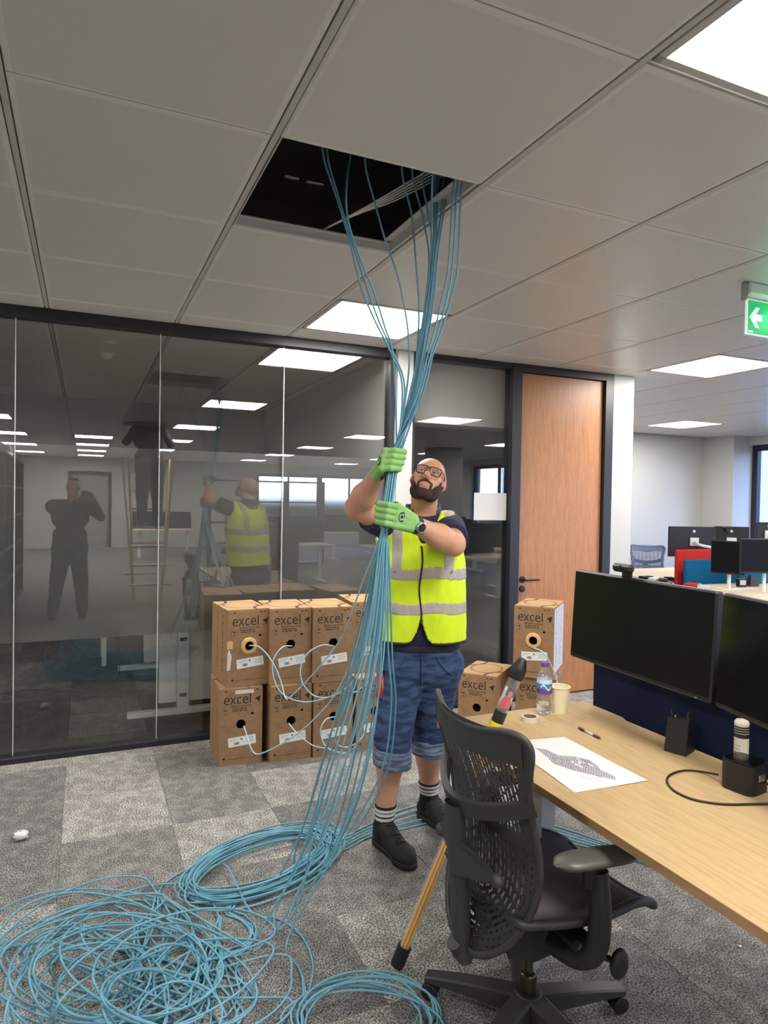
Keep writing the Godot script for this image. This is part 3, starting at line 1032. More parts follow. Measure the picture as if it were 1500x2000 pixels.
	part(tp, "core", MB.new().lathe([[0.0235, 0.0], [0.0262, 0.0], [0.0262, 0.0], [0.0262, 0.0195], [0.0262, 0.0195], [0.0235, 0.0195], [0.0235, 0.0195], [0.0235, 0.0]], 28).mesh(), mat("core_grey", rgb(120, 112, 104), 0.6))
	# pen
	var pa := on_y(1130, 1421, Y + 0.006)
	var pb := on_y(1173, 1442, Y + 0.006)
	var pd := (pb - pa).normalized()
	var pen := thing("ballpoint_pen", "clear ballpoint pen with dark red ends lying on the maple desk", "pen", pa)
	var dark_red := mat("dark_red", rgb(70, 26, 24), 0.4)
	var clear := mat("clear_pen", Color(0.86, 0.84, 0.84, 0.35), 0.1)
	clear.transparency = BaseMaterial3D.TRANSPARENCY_ALPHA
	var L := pa.distance_to(pb)
	part(pen, "barrel", MB.new().tube(PackedVector3Array([pd * L * 0.28, pd * L * 0.75]), 0.0045, 10).mesh(), clear)
	part(pen, "ink_tube", MB.new().tube(PackedVector3Array([pd * L * 0.2, pd * L * 0.9]), 0.0014, 6).mesh(), dark_red)
	part(pen, "cap", MB.new().tube(PackedVector3Array([Vector3.ZERO, pd * 0.004, pd * L * 0.30, pd * L * 0.31]), 0.005, 10, true, PackedFloat32Array([0.003, 0.0052, 0.0052, 0.004])).mesh(), dark_red)
	part(pen, "grip", MB.new().tube(PackedVector3Array([pd * L * 0.70, pd * L * 0.92, pd * L * 0.97, pd * L]), 0.005, 10, true, PackedFloat32Array([0.005, 0.005, 0.003, 0.001])).mesh(), dark_red)
	# floor plan drawing
	_floor_plan(Y)
	# headset stand by the screen
	var hs := thing("headset_stand", "black wedge-shaped charging stand against the navy screen", "charging stand", Vector3(1.925, Y, -1.735), deg_to_rad(20))
	part(hs, "wedge", MB.new().prism(V2([-0.035, 0, 0.045, 0, 0.035, 0.115, 0.0, 0.122, -0.012, 0.118]), 0.075, Transform3D(Basis(), Vector3(0, 0, -0.0375))).mesh(), M.black_plastic)
	part(hs, "seam", bx(Vector3(-0.0195, 0.085, 0), Vector3(0.004, 0.002, 0.074), 0.0), M.grey_plastic)
	for s2 in [-1.0, 1.0]:
		part(hs, "prong", MB.new().tube(smooth_path([Vector3(0.0, 0.117, 0.027 * s2), Vector3(0.004, 0.135, 0.029 * s2), Vector3(0.002, 0.145, 0.031 * s2)], 0.006), 0.005, 8).mesh(), M.black_plastic)
	part(hs, "pin", bx(Vector3(-0.005, 0.124, -0.012), Vector3(0.006, 0.008, 0.006), 0.001), M.silver)
	# docking block with lead
	var dk := thing("power_dock", "black rounded power block on the maple desk with a brown lead looping from it", "power block", Vector3(1.865, Y, -1.43), deg_to_rad(8))
	var sq := PackedVector2Array()
	for k in 40:
		var q := TAU * k / 40
		sq.append(Vector2(0.052 * signf(cos(q)) * pow(absf(cos(q)), 0.45), 0.052 * signf(sin(q)) * pow(absf(sin(q)), 0.45)))
	part(dk, "body", MB.new().prism(sq, 0.088, Transform3D(Basis(Vector3.RIGHT, -PI / 2), Vector3(0, 0.0, 0))).mesh(), M.black_plastic)
	part(dk, "top_plate", MB.new().prism(sq, 0.004, Transform3D(Basis(Vector3.RIGHT, -PI / 2).scaled(Vector3(0.9, 1, 0.9)), Vector3(0, 0.088, 0))).mesh(), M.black_gloss)
	part(dk, "socket", bx(Vector3(-0.0, 0.05, 0.053), Vector3(0.03, 0.02, 0.004), 0.001), M.silver)
	var path := [on_y(1402, 1513, Y + 0.02), on_y(1370, 1507, Y + 0.004), on_y(1335, 1505, Y + 0.004), on_y(1308, 1514, Y + 0.004), on_y(1303, 1528, Y + 0.004), on_y(1318, 1545, Y + 0.004), on_y(1350, 1560, Y + 0.004), on_y(1390, 1568, Y + 0.004), on_y(1430, 1571, Y + 0.004), on_y(1500, 1570, Y + 0.004), on_y(1560, 1572, Y + 0.004)]
	solo("usb_lead", "thin dark brown lead curving over the maple desk from the black power block", "cable", MB.new().tube(smooth_path(path, 0.012), 0.0033, 8).mesh(), M.cable_dark)
	path = [Vector3(1.90, Y + 0.03, -1.38), Vector3(1.93, Y + 0.01, -1.30), Vector3(1.95, Y + 0.006, -1.2), Vector3(1.96, Y + 0.006, -1.0)]
	solo("monitor_lead", "black lead with a pale plug behind the power block", "cable", MB.new().tube(smooth_path(path, 0.02), 0.005, 8).mesh(), M.black_plastic)
	# white labelled canister
	var cn := thing("wipes_canister", "slim white canister with a black printed band behind the power block", "canister", Vector3(1.945, Y, -1.505))
	part(cn, "body", MB.new().lathe([[0.0, 0.0], [0.021, 0.0], [0.022, 0.002], [0.022, 0.12], [0.022, 0.12], [0.022, 0.165]], 24).mesh(), mat("bone", rgb(228, 222, 206), 0.5))
	part(cn, "printed_band", MB.new().lathe([[0.0223, 0.125], [0.0223, 0.162]], 24).mesh(), mat("print_black", rgb(44, 38, 36), 0.5))
	part(cn, "lid", MB.new().lathe([[0.022, 0.165], [0.0225, 0.166], [0.0225, 0.172], [0.018, 0.180], [0.0, 0.184]], 24).mesh(), M.bone)
	for k in 3:
		part(cn, "band_stripe", MB.new().lathe([[0.0225, 0.139 + 0.008 * k], [0.0225, 0.1405 + 0.008 * k]], 24).mesh(), M.bone)
	for k in 5:
		var q := PackedVector3Array()
		for j in 7:
			var a := deg_to_rad(150 + j * 10)
			q.append(Vector3(cos(a) * 0.0222, 0.10 - 0.011 * k, sin(a) * 0.0222))
		part(cn, "print_line", MB.new().tube(q, 0.0006 if k != 2 else 0.0011, 4).mesh(), M.print_black)
	# leads hanging under the desk at the right edge
	for k in 3:
		var a := Vector3(1.62 + 0.02 * k, 0.69, -1.02 + 0.05 * k)
		solo("hanging_lead", "dark lead drooping below the maple desk" if k != 1 else "thick black lead hanging straight to the floor below the maple desk", "cable", MB.new().tube(smooth_path([a, a + Vector3(0.02, -0.22, 0.03), a + Vector3(0.12, -0.36, 0.02), a + Vector3(0.25, -0.3, 0.04)] if k != 1 else [a, a + Vector3(0.0, -0.3, 0.01), a + Vector3(0.01, -0.684, 0.0)], 0.03), 0.004 if k != 1 else 0.007, 6).mesh(), M.cable_dark, Transform3D(), "leads under the maple desk")
	# the foot box and pale case at the lower right corner
	var pc := thing("pc_case", "pale grey case standing on the carpet under the maple desk", "case", Vector3(2.07, 0, -1.24))
	part(pc, "body", bx(Vector3(0, 0.06, 0), Vector3(0.24, 0.12, 0.3), 0.012), mat("case_grey", rgb(196, 194, 180), 0.6))
	part(pc, "lid_seam", bx(Vector3(-0.1205, 0.095, 0), Vector3(0.002, 0.004, 0.28), 0.0), M.grey_plastic)

func _floor_plan(Y: float) -> void:
	# printed plan: flat print on a slightly wavy sheet
	var im := Image.create(512, 384, false, Image.FORMAT_RGB8)
	im.fill(Color(0.84, 0.835, 0.84))
	var r := RandomNumberGenerator.new()
	r.seed = 3
	var grey := Color(0.58, 0.56, 0.59)
	var ink := Color(0.36, 0.32, 0.37)
	var poly := V2([90, 120, 200, 110, 260, 92, 345, 130, 410, 190, 470, 250, 440, 275, 370, 262, 330, 285, 262, 292, 214, 245, 190, 180, 120, 165])
	for y in 384:
		for x in 512:
			if Geometry2D.is_point_in_polygon(Vector2(x, y), poly):
				im.set_pixel(x, y, grey if (x / 3 + y / 3) % 5 else Color(0.78, 0.76, 0.79))
	for k in 90:
		var q := Vector2(r.randf_range(90, 460), r.randf_range(95, 290))
		if Geometry2D.is_point_in_polygon(q, poly):
			if r.randf() < 0.5:
				im.fill_rect(Rect2i(int(q.x), int(q.y), r.randi_range(8, 34), 2), ink)
			else:
				im.fill_rect(Rect2i(int(q.x), int(q.y), 2, r.randi_range(8, 26)), ink)
	for k in 14:
		im.fill_rect(Rect2i(250 + (k % 5) * 16, 236 + (k / 5) * 15, 7, 7), Color(0.2, 0.18, 0.22))
	for k in 10:
		im.fill_rect(Rect2i(r.randi_range(230, 330), r.randi_range(180, 260), r.randi_range(8, 26), 8), Color(0.92, 0.91, 0.93))
	for k in 5:
		im.fill_rect(Rect2i(120, 40 + k * 6, 60 - k * 8, 2), ink)
		im.fill_rect(Rect2i(380 + k * 12, 120 + k * 16, 46, 3), Color(0.6, 0.62, 0.6))
		im.fill_rect(Rect2i(60, 250 + k * 14, 90, 2), Color(0.74, 0.73, 0.75))
		im.fill_rect(Rect2i(420, 40 + k * 9, 70, 2), Color(0.7, 0.69, 0.71))
	im.flip_y()
	var m := mat("plan_print", Color.WHITE, 0.8)
	m.albedo_texture = ImageTexture.create_from_image(im)
	m.texture_repeat = false
	var c0 := on_y(985, 1450, Y)       # far left, behind the chair
	var c1 := on_y(1102, 1440, Y)      # far right
	var c2 := on_y(1265, 1526, Y)      # near right
	var c3 := on_y(1122, 1549, Y)      # near left
	var rows := []
	for a in 13:
		var row := []
		for b in 17:
			var u := b / 16.0
			var v := a / 12.0
			var p: Vector3 = c0.lerp(c3, u).lerp(c1.lerp(c2, u), 1.0 - v)
			p.y = Y + 0.0012 + 0.0022 * (0.5 + 0.5 * sin(u * 9.0 + v * 2.0)) * (0.3 + u * 0.7)
			row.append(p)
		rows.append(row)
	solo("floor_plan", "white printed floor plan with a grey building outline lying on the maple desk", "drawing", MB.new().sheet(rows).mesh(), m)

# ---------------------------------------------------------------- cable rods in a clear tube, leaning on the desk
func _rod_tube() -> void:
	var a := Vector3(0.985, 0.012, -2.047)
	var b := Vector3(1.369, 1.07, -1.894)
	var d := (b - a).normalized()
	var L := a.distance_to(b)
	var o := thing("rod_tube", "clear tube of yellow cable rods with black caps leaning on the maple desk", "tube", a)
	var y := d
	var x := y.cross(Vector3.BACK).normalized()
	var B := Basis(x, y, x.cross(y))
	var cl := mat("clear_tube", Color(0.92, 0.93, 0.95, 0.10), 0.06)
	cl.transparency = BaseMaterial3D.TRANSPARENCY_ALPHA
	part(o, "tube_wall", MB.new().lathe([[0.021, 0.06], [0.021, L - 0.06]], 24, Transform3D(B, Vector3.ZERO)).mesh(), cl)
	part(o, "foot_cap", MB.new().lathe([[0.0, 0.0], [0.021, 0.002], [0.024, 0.01], [0.024, 0.075], [0.0225, 0.078]], 20, Transform3D(B, Vector3.ZERO)).mesh(), M.black_plastic)
	part(o, "top_cap", MB.new().lathe([[0.0225, L - 0.076], [0.026, L - 0.074], [0.027, L - 0.042], [0.025, L - 0.034], [0.013, L - 0.004], [0.0, L]], 20, Transform3D(B, Vector3.ZERO)).mesh(), M.black_plastic)
	var ye := mat("rod_yellow", rgb(226, 168, 44), 0.35)
	for k in 6:
		var q := TAU * k / 6
		var off := x * cos(q) * 0.0115 + B.z * sin(q) * 0.0115
		part(o, "rod", MB.new().tube(PackedVector3Array([d * 0.07 + off, d * (L * 0.76) + off]), 0.0045, 8).mesh(), ye)
		part(o, "rod_end", MB.new().tube(PackedVector3Array([d * (L * 0.76) + off, d * (L * 0.79) + off]), 0.0042, 8).mesh(), M.silver)
	part(o, "black_band", MB.new().lathe([[0.0215, L - 0.234], [0.0215, L - 0.195]], 24, Transform3D(B, Vector3.ZERO)).mesh(), M.black_plastic)
	part(o, "yellow_band", MB.new().lathe([[0.0215, L - 0.262], [0.0215, L - 0.235]], 24, Transform3D(B, Vector3.ZERO)).mesh(), mat("band_yellow", rgb(238, 206, 20), 0.5))
	# picture insert: a plain figure in a red top, print
	var im := Image.create(64, 96, false, Image.FORMAT_RGB8)
	im.fill(Color(0.80, 0.80, 0.82))
	im.fill_rect(Rect2i(20, 0, 44, 40), Color(0.22, 0.2, 0.22))
	for yy in 96:
		for xx in 64:
			if Vector2(xx - 40, (yy - 26) * 0.8).length() < 11:
				im.set_pixel(xx, yy, Color(0.72, 0.5, 0.4))
			if yy > 40 and absf(xx - 36) < 14 + (yy - 40) * 0.35:
				im.set_pixel(xx, yy, Color(0.85, 0.25, 0.24))
	im.fill_rect(Rect2i(6, 4, 14, 14), Color(0.95, 0.95, 0.95))
	var pm := mat("insert_print", Color.WHITE, 0.5)
	pm.albedo_texture = ImageTexture.create_from_image(im)
	pm.texture_repeat = false
	var ins := MB.new()
	# arc of the tube that faces the room, towards the camera
	var face := (EYE - (a + b) / 2.0)
	face = (face - y * face.dot(y)).normalized()
	var side := y.cross(face)
	var rows := []
	for r in 2:
		var row := []
		for k in 9:
			var q := deg_to_rad(-70.0 + 140.0 * k / 8)
			row.append(face * cos(q) * 0.0205 + side * sin(q) * 0.0205 + d * (L - (0.108 if r == 0 else 0.178)))
		rows.append(row)
	part(o, "picture_insert", ins.sheet(rows).mesh(), pm)

# ---------------------------------------------------------------- task chair with a perforated back
func back_half_width(y: float) -> float:
	# outline of the back seen from behind, y from the floor
	var ys := [0.315, 0.33, 0.36, 0.41, 0.48, 0.56, 0.64, 0.72, 0.80, 0.88, 0.93, 0.965, 0.985, 0.995]
	var ws := [0.03, 0.085, 0.130, 0.172, 0.205, 0.222, 0.222, 0.212, 0.216, 0.236, 0.248, 0.246, 0.230, 0.20]
	for k in ys.size() - 1:
		if y <= ys[k + 1]:
			return lerpf(ws[k], ws[k + 1], smoothstep(0.0, 1.0, clampf((y - ys[k]) / (ys[k + 1] - ys[k]), 0.0, 1.0)) * 0.35 + 0.65 * clampf((y - ys[k]) / (ys[k + 1] - ys[k]), 0.0, 1.0))
	return ws[-1]

func back_point(y: float, s: float) -> Vector3:
	# s across the back in metres (z); x is how far forward, sitter's side is +x
	var t := (y - 0.315) / 0.68
	var x := 1.035 + 0.055 * sin(clampf(t * 1.15, 0.0, 1.0) * PI) - 0.055 * t * t - 0.02 * (1.0 - t) * (1.0 - t)
	x += 0.75 * s * s * (0.7 + 0.9 * t)
	return Vector3(x - 1.25, y, s)

func back_hole(y: float, s: float) -> bool:
	var w := back_half_width(y)
	var e := w - absf(s)
	if y > 0.70:
		# upright staggered slots between the lumbar line and the top frame
		if e < 0.030 or y > 0.925 - 0.10 * (1.0 - absf(s) / 0.22) * 0.35:
			return false
		if absf(s) < 0.0:
			return false
		var col := int(floor(s / 0.0135 + 100.0))
		var fx := s / 0.0135 + 100.0 - col
		var row := (y + (0.0115 if col % 2 else 0.0)) / 0.026
		return fx > 0.22 and fx < 0.84 and row - floor(row) > 0.18
	# below: slots bend into rings round the bottom of the lumbar pad
	var c := Vector2(s, maxf(0.0, 0.56 - y))
	var rad := c.length()
	if y > 0.56:
		rad = absf(s)
	if e < 0.016 or (y < 0.56 and rad > 0.245):
		return false
	if y > 0.665:
		return false
	var ring := rad / 0.0165
	var k := int(floor(ring))
	var along := (atan2(c.x, c.y) * rad if y <= 0.56 else (y - 0.56) * signf(s) + PI / 2 * rad * signf(s)) / 0.034 + 0.5 * (k % 2)
	if k >= 11:
		return ring - k > 0.3 and ring - k < 0.62 and along * 1.6 - floor(along * 1.6) > 0.62
	return ring - k > 0.26 and ring - k < 0.80 and along - floor(along) > 0.2

func chair_back() -> MB:
	var o := MB.new()
	var c := 0.0036
	var y0 := 0.315
	var rows := int(0.68 / c)
	var half := int(0.26 / c)
	var w := half * 2
	var th := 0.0035
	var solid := PackedByteArray()
	solid.resize(rows * w)
	for a in rows:
		var y := y0 + (a + 0.5) * c
		var hw := back_half_width(y)
		for b in w:
			var s := (b + 0.5 - half) * c
			solid[a * w + b] = 1 if absf(s) < hw and not back_hole(y, s) else 0
	var pf := {}
	for a in rows:
		for b in w:
			if not solid[a * w + b]:
				continue
			var q := []
			for k in [[0, 0], [0, 1], [1, 1], [1, 0]]:
				var key: int = (a + k[0]) * (w + 1) + b + k[1]
				if not pf.has(key):
					var p := back_point(y0 + (a + k[0]) * c, (b + k[1] - half) * c)
					pf[key] = [o.vert(p, Vector3(1, 0, -p.z * 1.5).normalized()), o.vert(p - Vector3(th, 0, 0), Vector3(-1, 0, p.z * 1.5).normalized())]
				q.append(pf[key])
			o.face(q[0][0], q[1][0], q[2][0])
			o.face(q[0][0], q[2][0], q[3][0])
			o.face(q[0][1], q[1][1], q[2][1])
			o.face(q[0][1], q[2][1], q[3][1])
			for e in [[0, -1, 0, 3], [0, 1, 1, 2], [-1, 0, 0, 1], [1, 0, 3, 2]]:
				var aa: int = a + e[0]
				var bb: int = b + e[1]
				if aa < 0 or aa >= rows or bb < 0 or bb >= w or not solid[aa * w + bb]:
					var i0: Array = q[e[2]]
					var i1: Array = q[e[3]]
					o.quad(o.v[i0[0]], o.v[i1[0]], o.v[i1[1]], o.v[i0[1]], Vector3(0, e[0], e[1]))
	return o

func chair_rim() -> MB:
	var pts := []
	var ys := [0.317, 0.335, 0.37, 0.42, 0.50, 0.58, 0.66, 0.74, 0.82, 0.89, 0.935, 0.965, 0.985]
	for k in ys.size():
		pts.append(back_point(ys[k], back_half_width(ys[k])))
	# across the top with a shallow dip in the middle
	for s in [0.19, 0.12, 0.05, -0.05, -0.12, -0.19]:
		pts.append(back_point(0.972 + 0.55 * s * s, s))
	for k in range(ys.size() - 1, -1, -1):
		pts.append(back_point(ys[k], -back_half_width(ys[k])))
	return MB.new().tube(smooth_path(pts, 0.015, true), 0.011, 10, false)

func make_chair(called: String, label: String, at: Vector3, turn: float, plastic: Material, seat_m: Material) -> Node3D:
	# local frame: the sitter faces +x, origin under the column
	var o := thing(called, label, "chair", at, turn)
	part(o, "backrest", chair_back().mesh(), plastic)
	part(o, "back_rim", chair_rim().mesh(), plastic)
	# broad top frame following the upper edge
	var rows := []
	for a in 5:
		var row := []
		for b in 25:
			var s := -0.232 + 0.464 * b / 24
			var y := 0.905 + (0.972 + 0.55 * s * s - 0.905) * a / 4.0 + 0.02 * absf(s)
			row.append(back_point(minf(y, 0.99), s) + Vector3(-0.008, 0, 0))
		rows.append(row)
	part(o, "top_band", MB.new().sheet(rows, false, 0.014).mesh(), plastic)
	# the yoke: a belt across the back at lumbar height, rising to the sides, and the spine below it
	var belt := []
	for k in 21:
		var s := -0.235 + 0.47 * k / 20
		var p := back_point(0.735 + 1.1 * s * s, s)
		belt.append(p + Vector3(-0.080 + 1.35 * s * s, 0, 0))
	var brow := []
	for a in 5:
		var row := []
		for k in belt.size():
			row.append(belt[k] + Vector3(0.006 * cos(a * PI / 4) , -0.022 + 0.011 * a, 0))
		brow.append(row)
	part(o, "yoke_belt", MB.new().sheet(brow, false, 0.02).mesh(), plastic)
	var sp := MB.new()
	var spine := []
	for k in 12:
		var y := 0.735 - 0.042 * k
		spine.append(Vector3(-0.272 + 0.012 * sin(k * 0.3) + 0.0035 * k * k * 0.09, y, 0))
	var srow := []
	for p in spine:
		var row := []
		for q in 16:
			var a := TAU * q / 16
			row.append(p + Vector3(0.021 * signf(sin(a)) * pow(absf(sin(a)), 0.6), 0, 0.034 * signf(cos(a)) * pow(absf(cos(a)), 0.6)))
		srow.append(row)
	part(o, "spine", sp.sheet(srow, true).mesh(), plastic)
	part(o, "spine_foot", MB.new().tube(smooth_path([Vector3(-0.262, 0.33, 0), Vector3(-0.22, 0.295, 0), Vector3(-0.11, 0.30, 0), Vector3(-0.02, 0.32, 0)], 0.02), 0.027, 12).mesh(), plastic)
	# lumbar wedges with their knobs
	for s in [-1.0, 1.0]:
		var lx := Vector3(0.2, 0, s).normalized()
		part(o, "lumbar_wing", MB.new().prism(V2([0, 0.03, 0.15, 0.0, 0.155, -0.028, 0.10, -0.042, 0, -0.075]), 0.022, Transform3D(Basis(lx, Vector3.UP, lx.cross(Vector3.UP)), Vector3(-0.262, 0.605, 0.0))).mesh(), plastic)
		part(o, "lumbar_knob", MB.new().ball(Vector3(-0.225, 0.578, 0.152 * s), Vector3(0.018, 0.02, 0.024), 12, 8).mesh(), M.grey_plastic)
	# seat pan: dished mesh surface with a rolled front
	var seat := []
	for a in 15:
		var u := a / 14.0
		var row := []
		for b in 17:
			var s := -1.0 + 2.0 * b / 16
			var hw := 0.235 * (0.86 + 0.14 * sin(u * PI)) * (1.0 if u < 0.9 else 0.96)
			var x := -0.17 + 0.47 * u
			var y := 0.452 + 0.024 * s * s - 0.012 * sin(u * PI) - (0.055 * pow(maxf(0.0, u - 0.72) / 0.28, 2.0))
			row.append(Vector3(x, y, hw * s))
		seat.append(row)
	part(o, "seat", MB.new().sheet(seat, false, -0.022).mesh(), seat_m)
	var edge := []
	for b in 17:
		edge.append(seat[0][b] - Vector3(0, 0.006, 0))
	for a in range(1, 15):
		edge.append(seat[a][16] - Vector3(0, 0.006, 0))
	for b in range(15, -1, -1):
		edge.append(seat[14][b] - Vector3(0, 0.006, 0))
	for a in range(13, 0, -1):
		edge.append(seat[a][0] - Vector3(0, 0.006, 0))
	part(o, "seat_rim", MB.new().tube(smooth_path(edge, 0.02, true), 0.014, 8, false).mesh(), plastic)
	# mechanism
	part(o, "tilt_housing", MB.new().prism(V2([-0.17, 0.40, -0.13, 0.30, -0.04, 0.262, 0.06, 0.275, 0.15, 0.33, 0.24, 0.40, 0.24, 0.425, -0.17, 0.43]), 0.17, Transform3D(Basis(), Vector3(0, 0, -0.085))).mesh(), M.black_plastic)
	part(o, "cross_beam", bx(Vector3(0.02, 0.375, 0), Vector3(0.075, 0.055, 0.50), 0.012), M.black_plastic)
	# levers with round paddles on the near side
	part(o, "lever", MB.new().tube(smooth_path([Vector3(0.04, 0.355, 0.14), Vector3(0.05, 0.352, 0.20), Vector3(0.085, 0.347, 0.262)], 0.02), 0.009, 8).mesh(), M.black_plastic)
	part(o, "paddle", MB.new().ball(Vector3(0.096, 0.343, 0.275), Vector3(0.031, 0.043, 0.016), 18, 10).mesh(), M.black_plastic)
	part(o, "paddle", MB.new().ball(Vector3(0.02, 0.345, 0.185), Vector3(0.024, 0.022, 0.016), 14, 10).mesh(), M.black_plastic)
	# arms
	for s in [-1.0, 1.0]:
		var z: float = 0.262 * s
		part(o, "arm_bracket", MB.new().tube(smooth_path([Vector3(-0.02, 0.345, 0.13 * s), Vector3(0.0, 0.352, 0.22 * s), Vector3(0.015, 0.40, 0.272 * s), Vector3(0.022, 0.50, 0.278 * s), Vector3(0.022, 0.61, z)], 0.02), 0.03, 12, true).mesh(), M.black_plastic)
		part(o, "arm_stem", bx(Vector3(0.012, 0.60, z), Vector3(0.07, 0.075, 0.035), 0.012), M.black_plastic)
		var pad := []
		for a in 13:
			var u := a / 12.0
			var row := []
			var x := -0.12 + 0.265 * u
			var hw := 0.047 * sqrt(maxf(0.02, 1.0 - pow(absf(u * 2.0 - 1.0), 4.0)))
			for q in 16:
				var an := TAU * q / 16
				row.append(Vector3(x, 0.652 + 0.017 * sqrt(maxf(0.02, 1.0 - pow(absf(u * 2.0 - 1.0), 6.0))) * sin(an) - 0.010 * u * u, z + hw * cos(an) + 0.012 * s * u))
			pad.append(row)
		var pm := MB.new().sheet(pad, true)
		for e in [0, 12]:
			var mid := Vector3.ZERO
			for q in pad[e]:
				mid += q / 16.0
			var nn := Vector3(-1 if e == 0 else 1, 0, 0)
			for q in 16:
				pm.tri(mid, pad[e][q], pad[e][(q + 1) % 16], nn)
		part(o, "arm_pad", pm.mesh(), M.pad_rubber)
		part(o, "arm_slide", bx(Vector3(0.10, 0.636, z), Vector3(0.09, 0.012, 0.05), 0.005), M.black_plastic)
	# column and five-star base
	part(o, "gas_column", MB.new().lathe([[0.014, 0.26], [0.014, 0.17], [0.014, 0.17], [0.024, 0.17], [0.026, 0.16], [0.026, 0.09]], 18).mesh(), M.steel_dark)
	part(o, "hub", MB.new().lathe([[0.0, 0.115], [0.036, 0.115], [0.045, 0.105], [0.05, 0.06], [0.0, 0.055]], 20).mesh(), M.black_plastic)
	for k in 5:
		var a := deg_to_rad(-10.0 + 72.0 * k)
		var B := Basis(Vector3.UP, a)
		var leg := MB.new()
		var prof := [[0.03, 0.108, 0.052, 0.034], [0.15, 0.098, 0.056, 0.030], [0.25, 0.086, 0.058, 0.026], [0.325, 0.074, 0.056, 0.023]]
		var rr := []
		for p in prof:
			rr.append([B * Vector3(p[0], p[1] - 0.004, -p[3]), B * Vector3(p[0], p[1], -p[3] * 0.75), B * Vector3(p[0], p[1], p[3] * 0.75), B * Vector3(p[0], p[1] - 0.004, p[3]), B * Vector3(p[0], p[2], p[3]), B * Vector3(p[0], p[2], -p[3])])
		for j in 3:
			for q in 6:
				var p0: Vector3 = rr[j][q]
				var p1: Vector3 = rr[j][(q + 1) % 6]
				var p2: Vector3 = rr[j + 1][(q + 1) % 6]
				var p3: Vector3 = rr[j + 1][q]
				var mid := (p0 + p1 + p2 + p3) / 4.0
				var ax := B * Vector3((prof[j][0] + prof[j + 1][0]) / 2, (prof[j][1] + prof[j][2]) / 2, 0)
				var nn := (p1 - p0).cross(p3 - p0).normalized()
				leg.quad(p0, p1, p2, p3, nn if nn.dot(mid - ax) > 0 else -nn)
		var tip: Array = rr[3]
		leg.quad(tip[0], tip[3], tip[4], tip[5], B * Vector3.RIGHT)
		part(o, "base_leg", leg.mesh(), plastic)
		var fork := part(o, "caster", bx(B * Vector3(0.305, 0.045, 0), Vector3(0.02, 0.035, 0.02), 0.004), M.black_plastic)
		for s in [-1.0, 1.0]:
			var ctr := B * Vector3(0.31, 0.027, 0.017 * s)
			part(fork, "wheel", MB.new().lathe([[0.0, -0.009], [0.024, -0.009], [0.027, -0.006], [0.027, 0.006], [0.024, 0.009], [0.0, 0.009]], 18, Transform3D(B * Basis(Vector3.RIGHT, PI / 2), ctr)).mesh(), M.black_plastic)
	return o

func _task_chair() -> void:
	mat("chair_graphite", rgb(50, 49, 50), 0.5)
	mat("seat_cloth", rgb(78, 73, 74), 0.85)
	mat("pad_rubber", rgb(70, 70, 66), 0.42)
	make_chair("task_chair", "graphite task chair with a perforated plastic back facing the maple desk", Vector3(1.25, 0, -1.67), 0.0, M.chair_graphite, M.seat_cloth)
	_rod_tube()

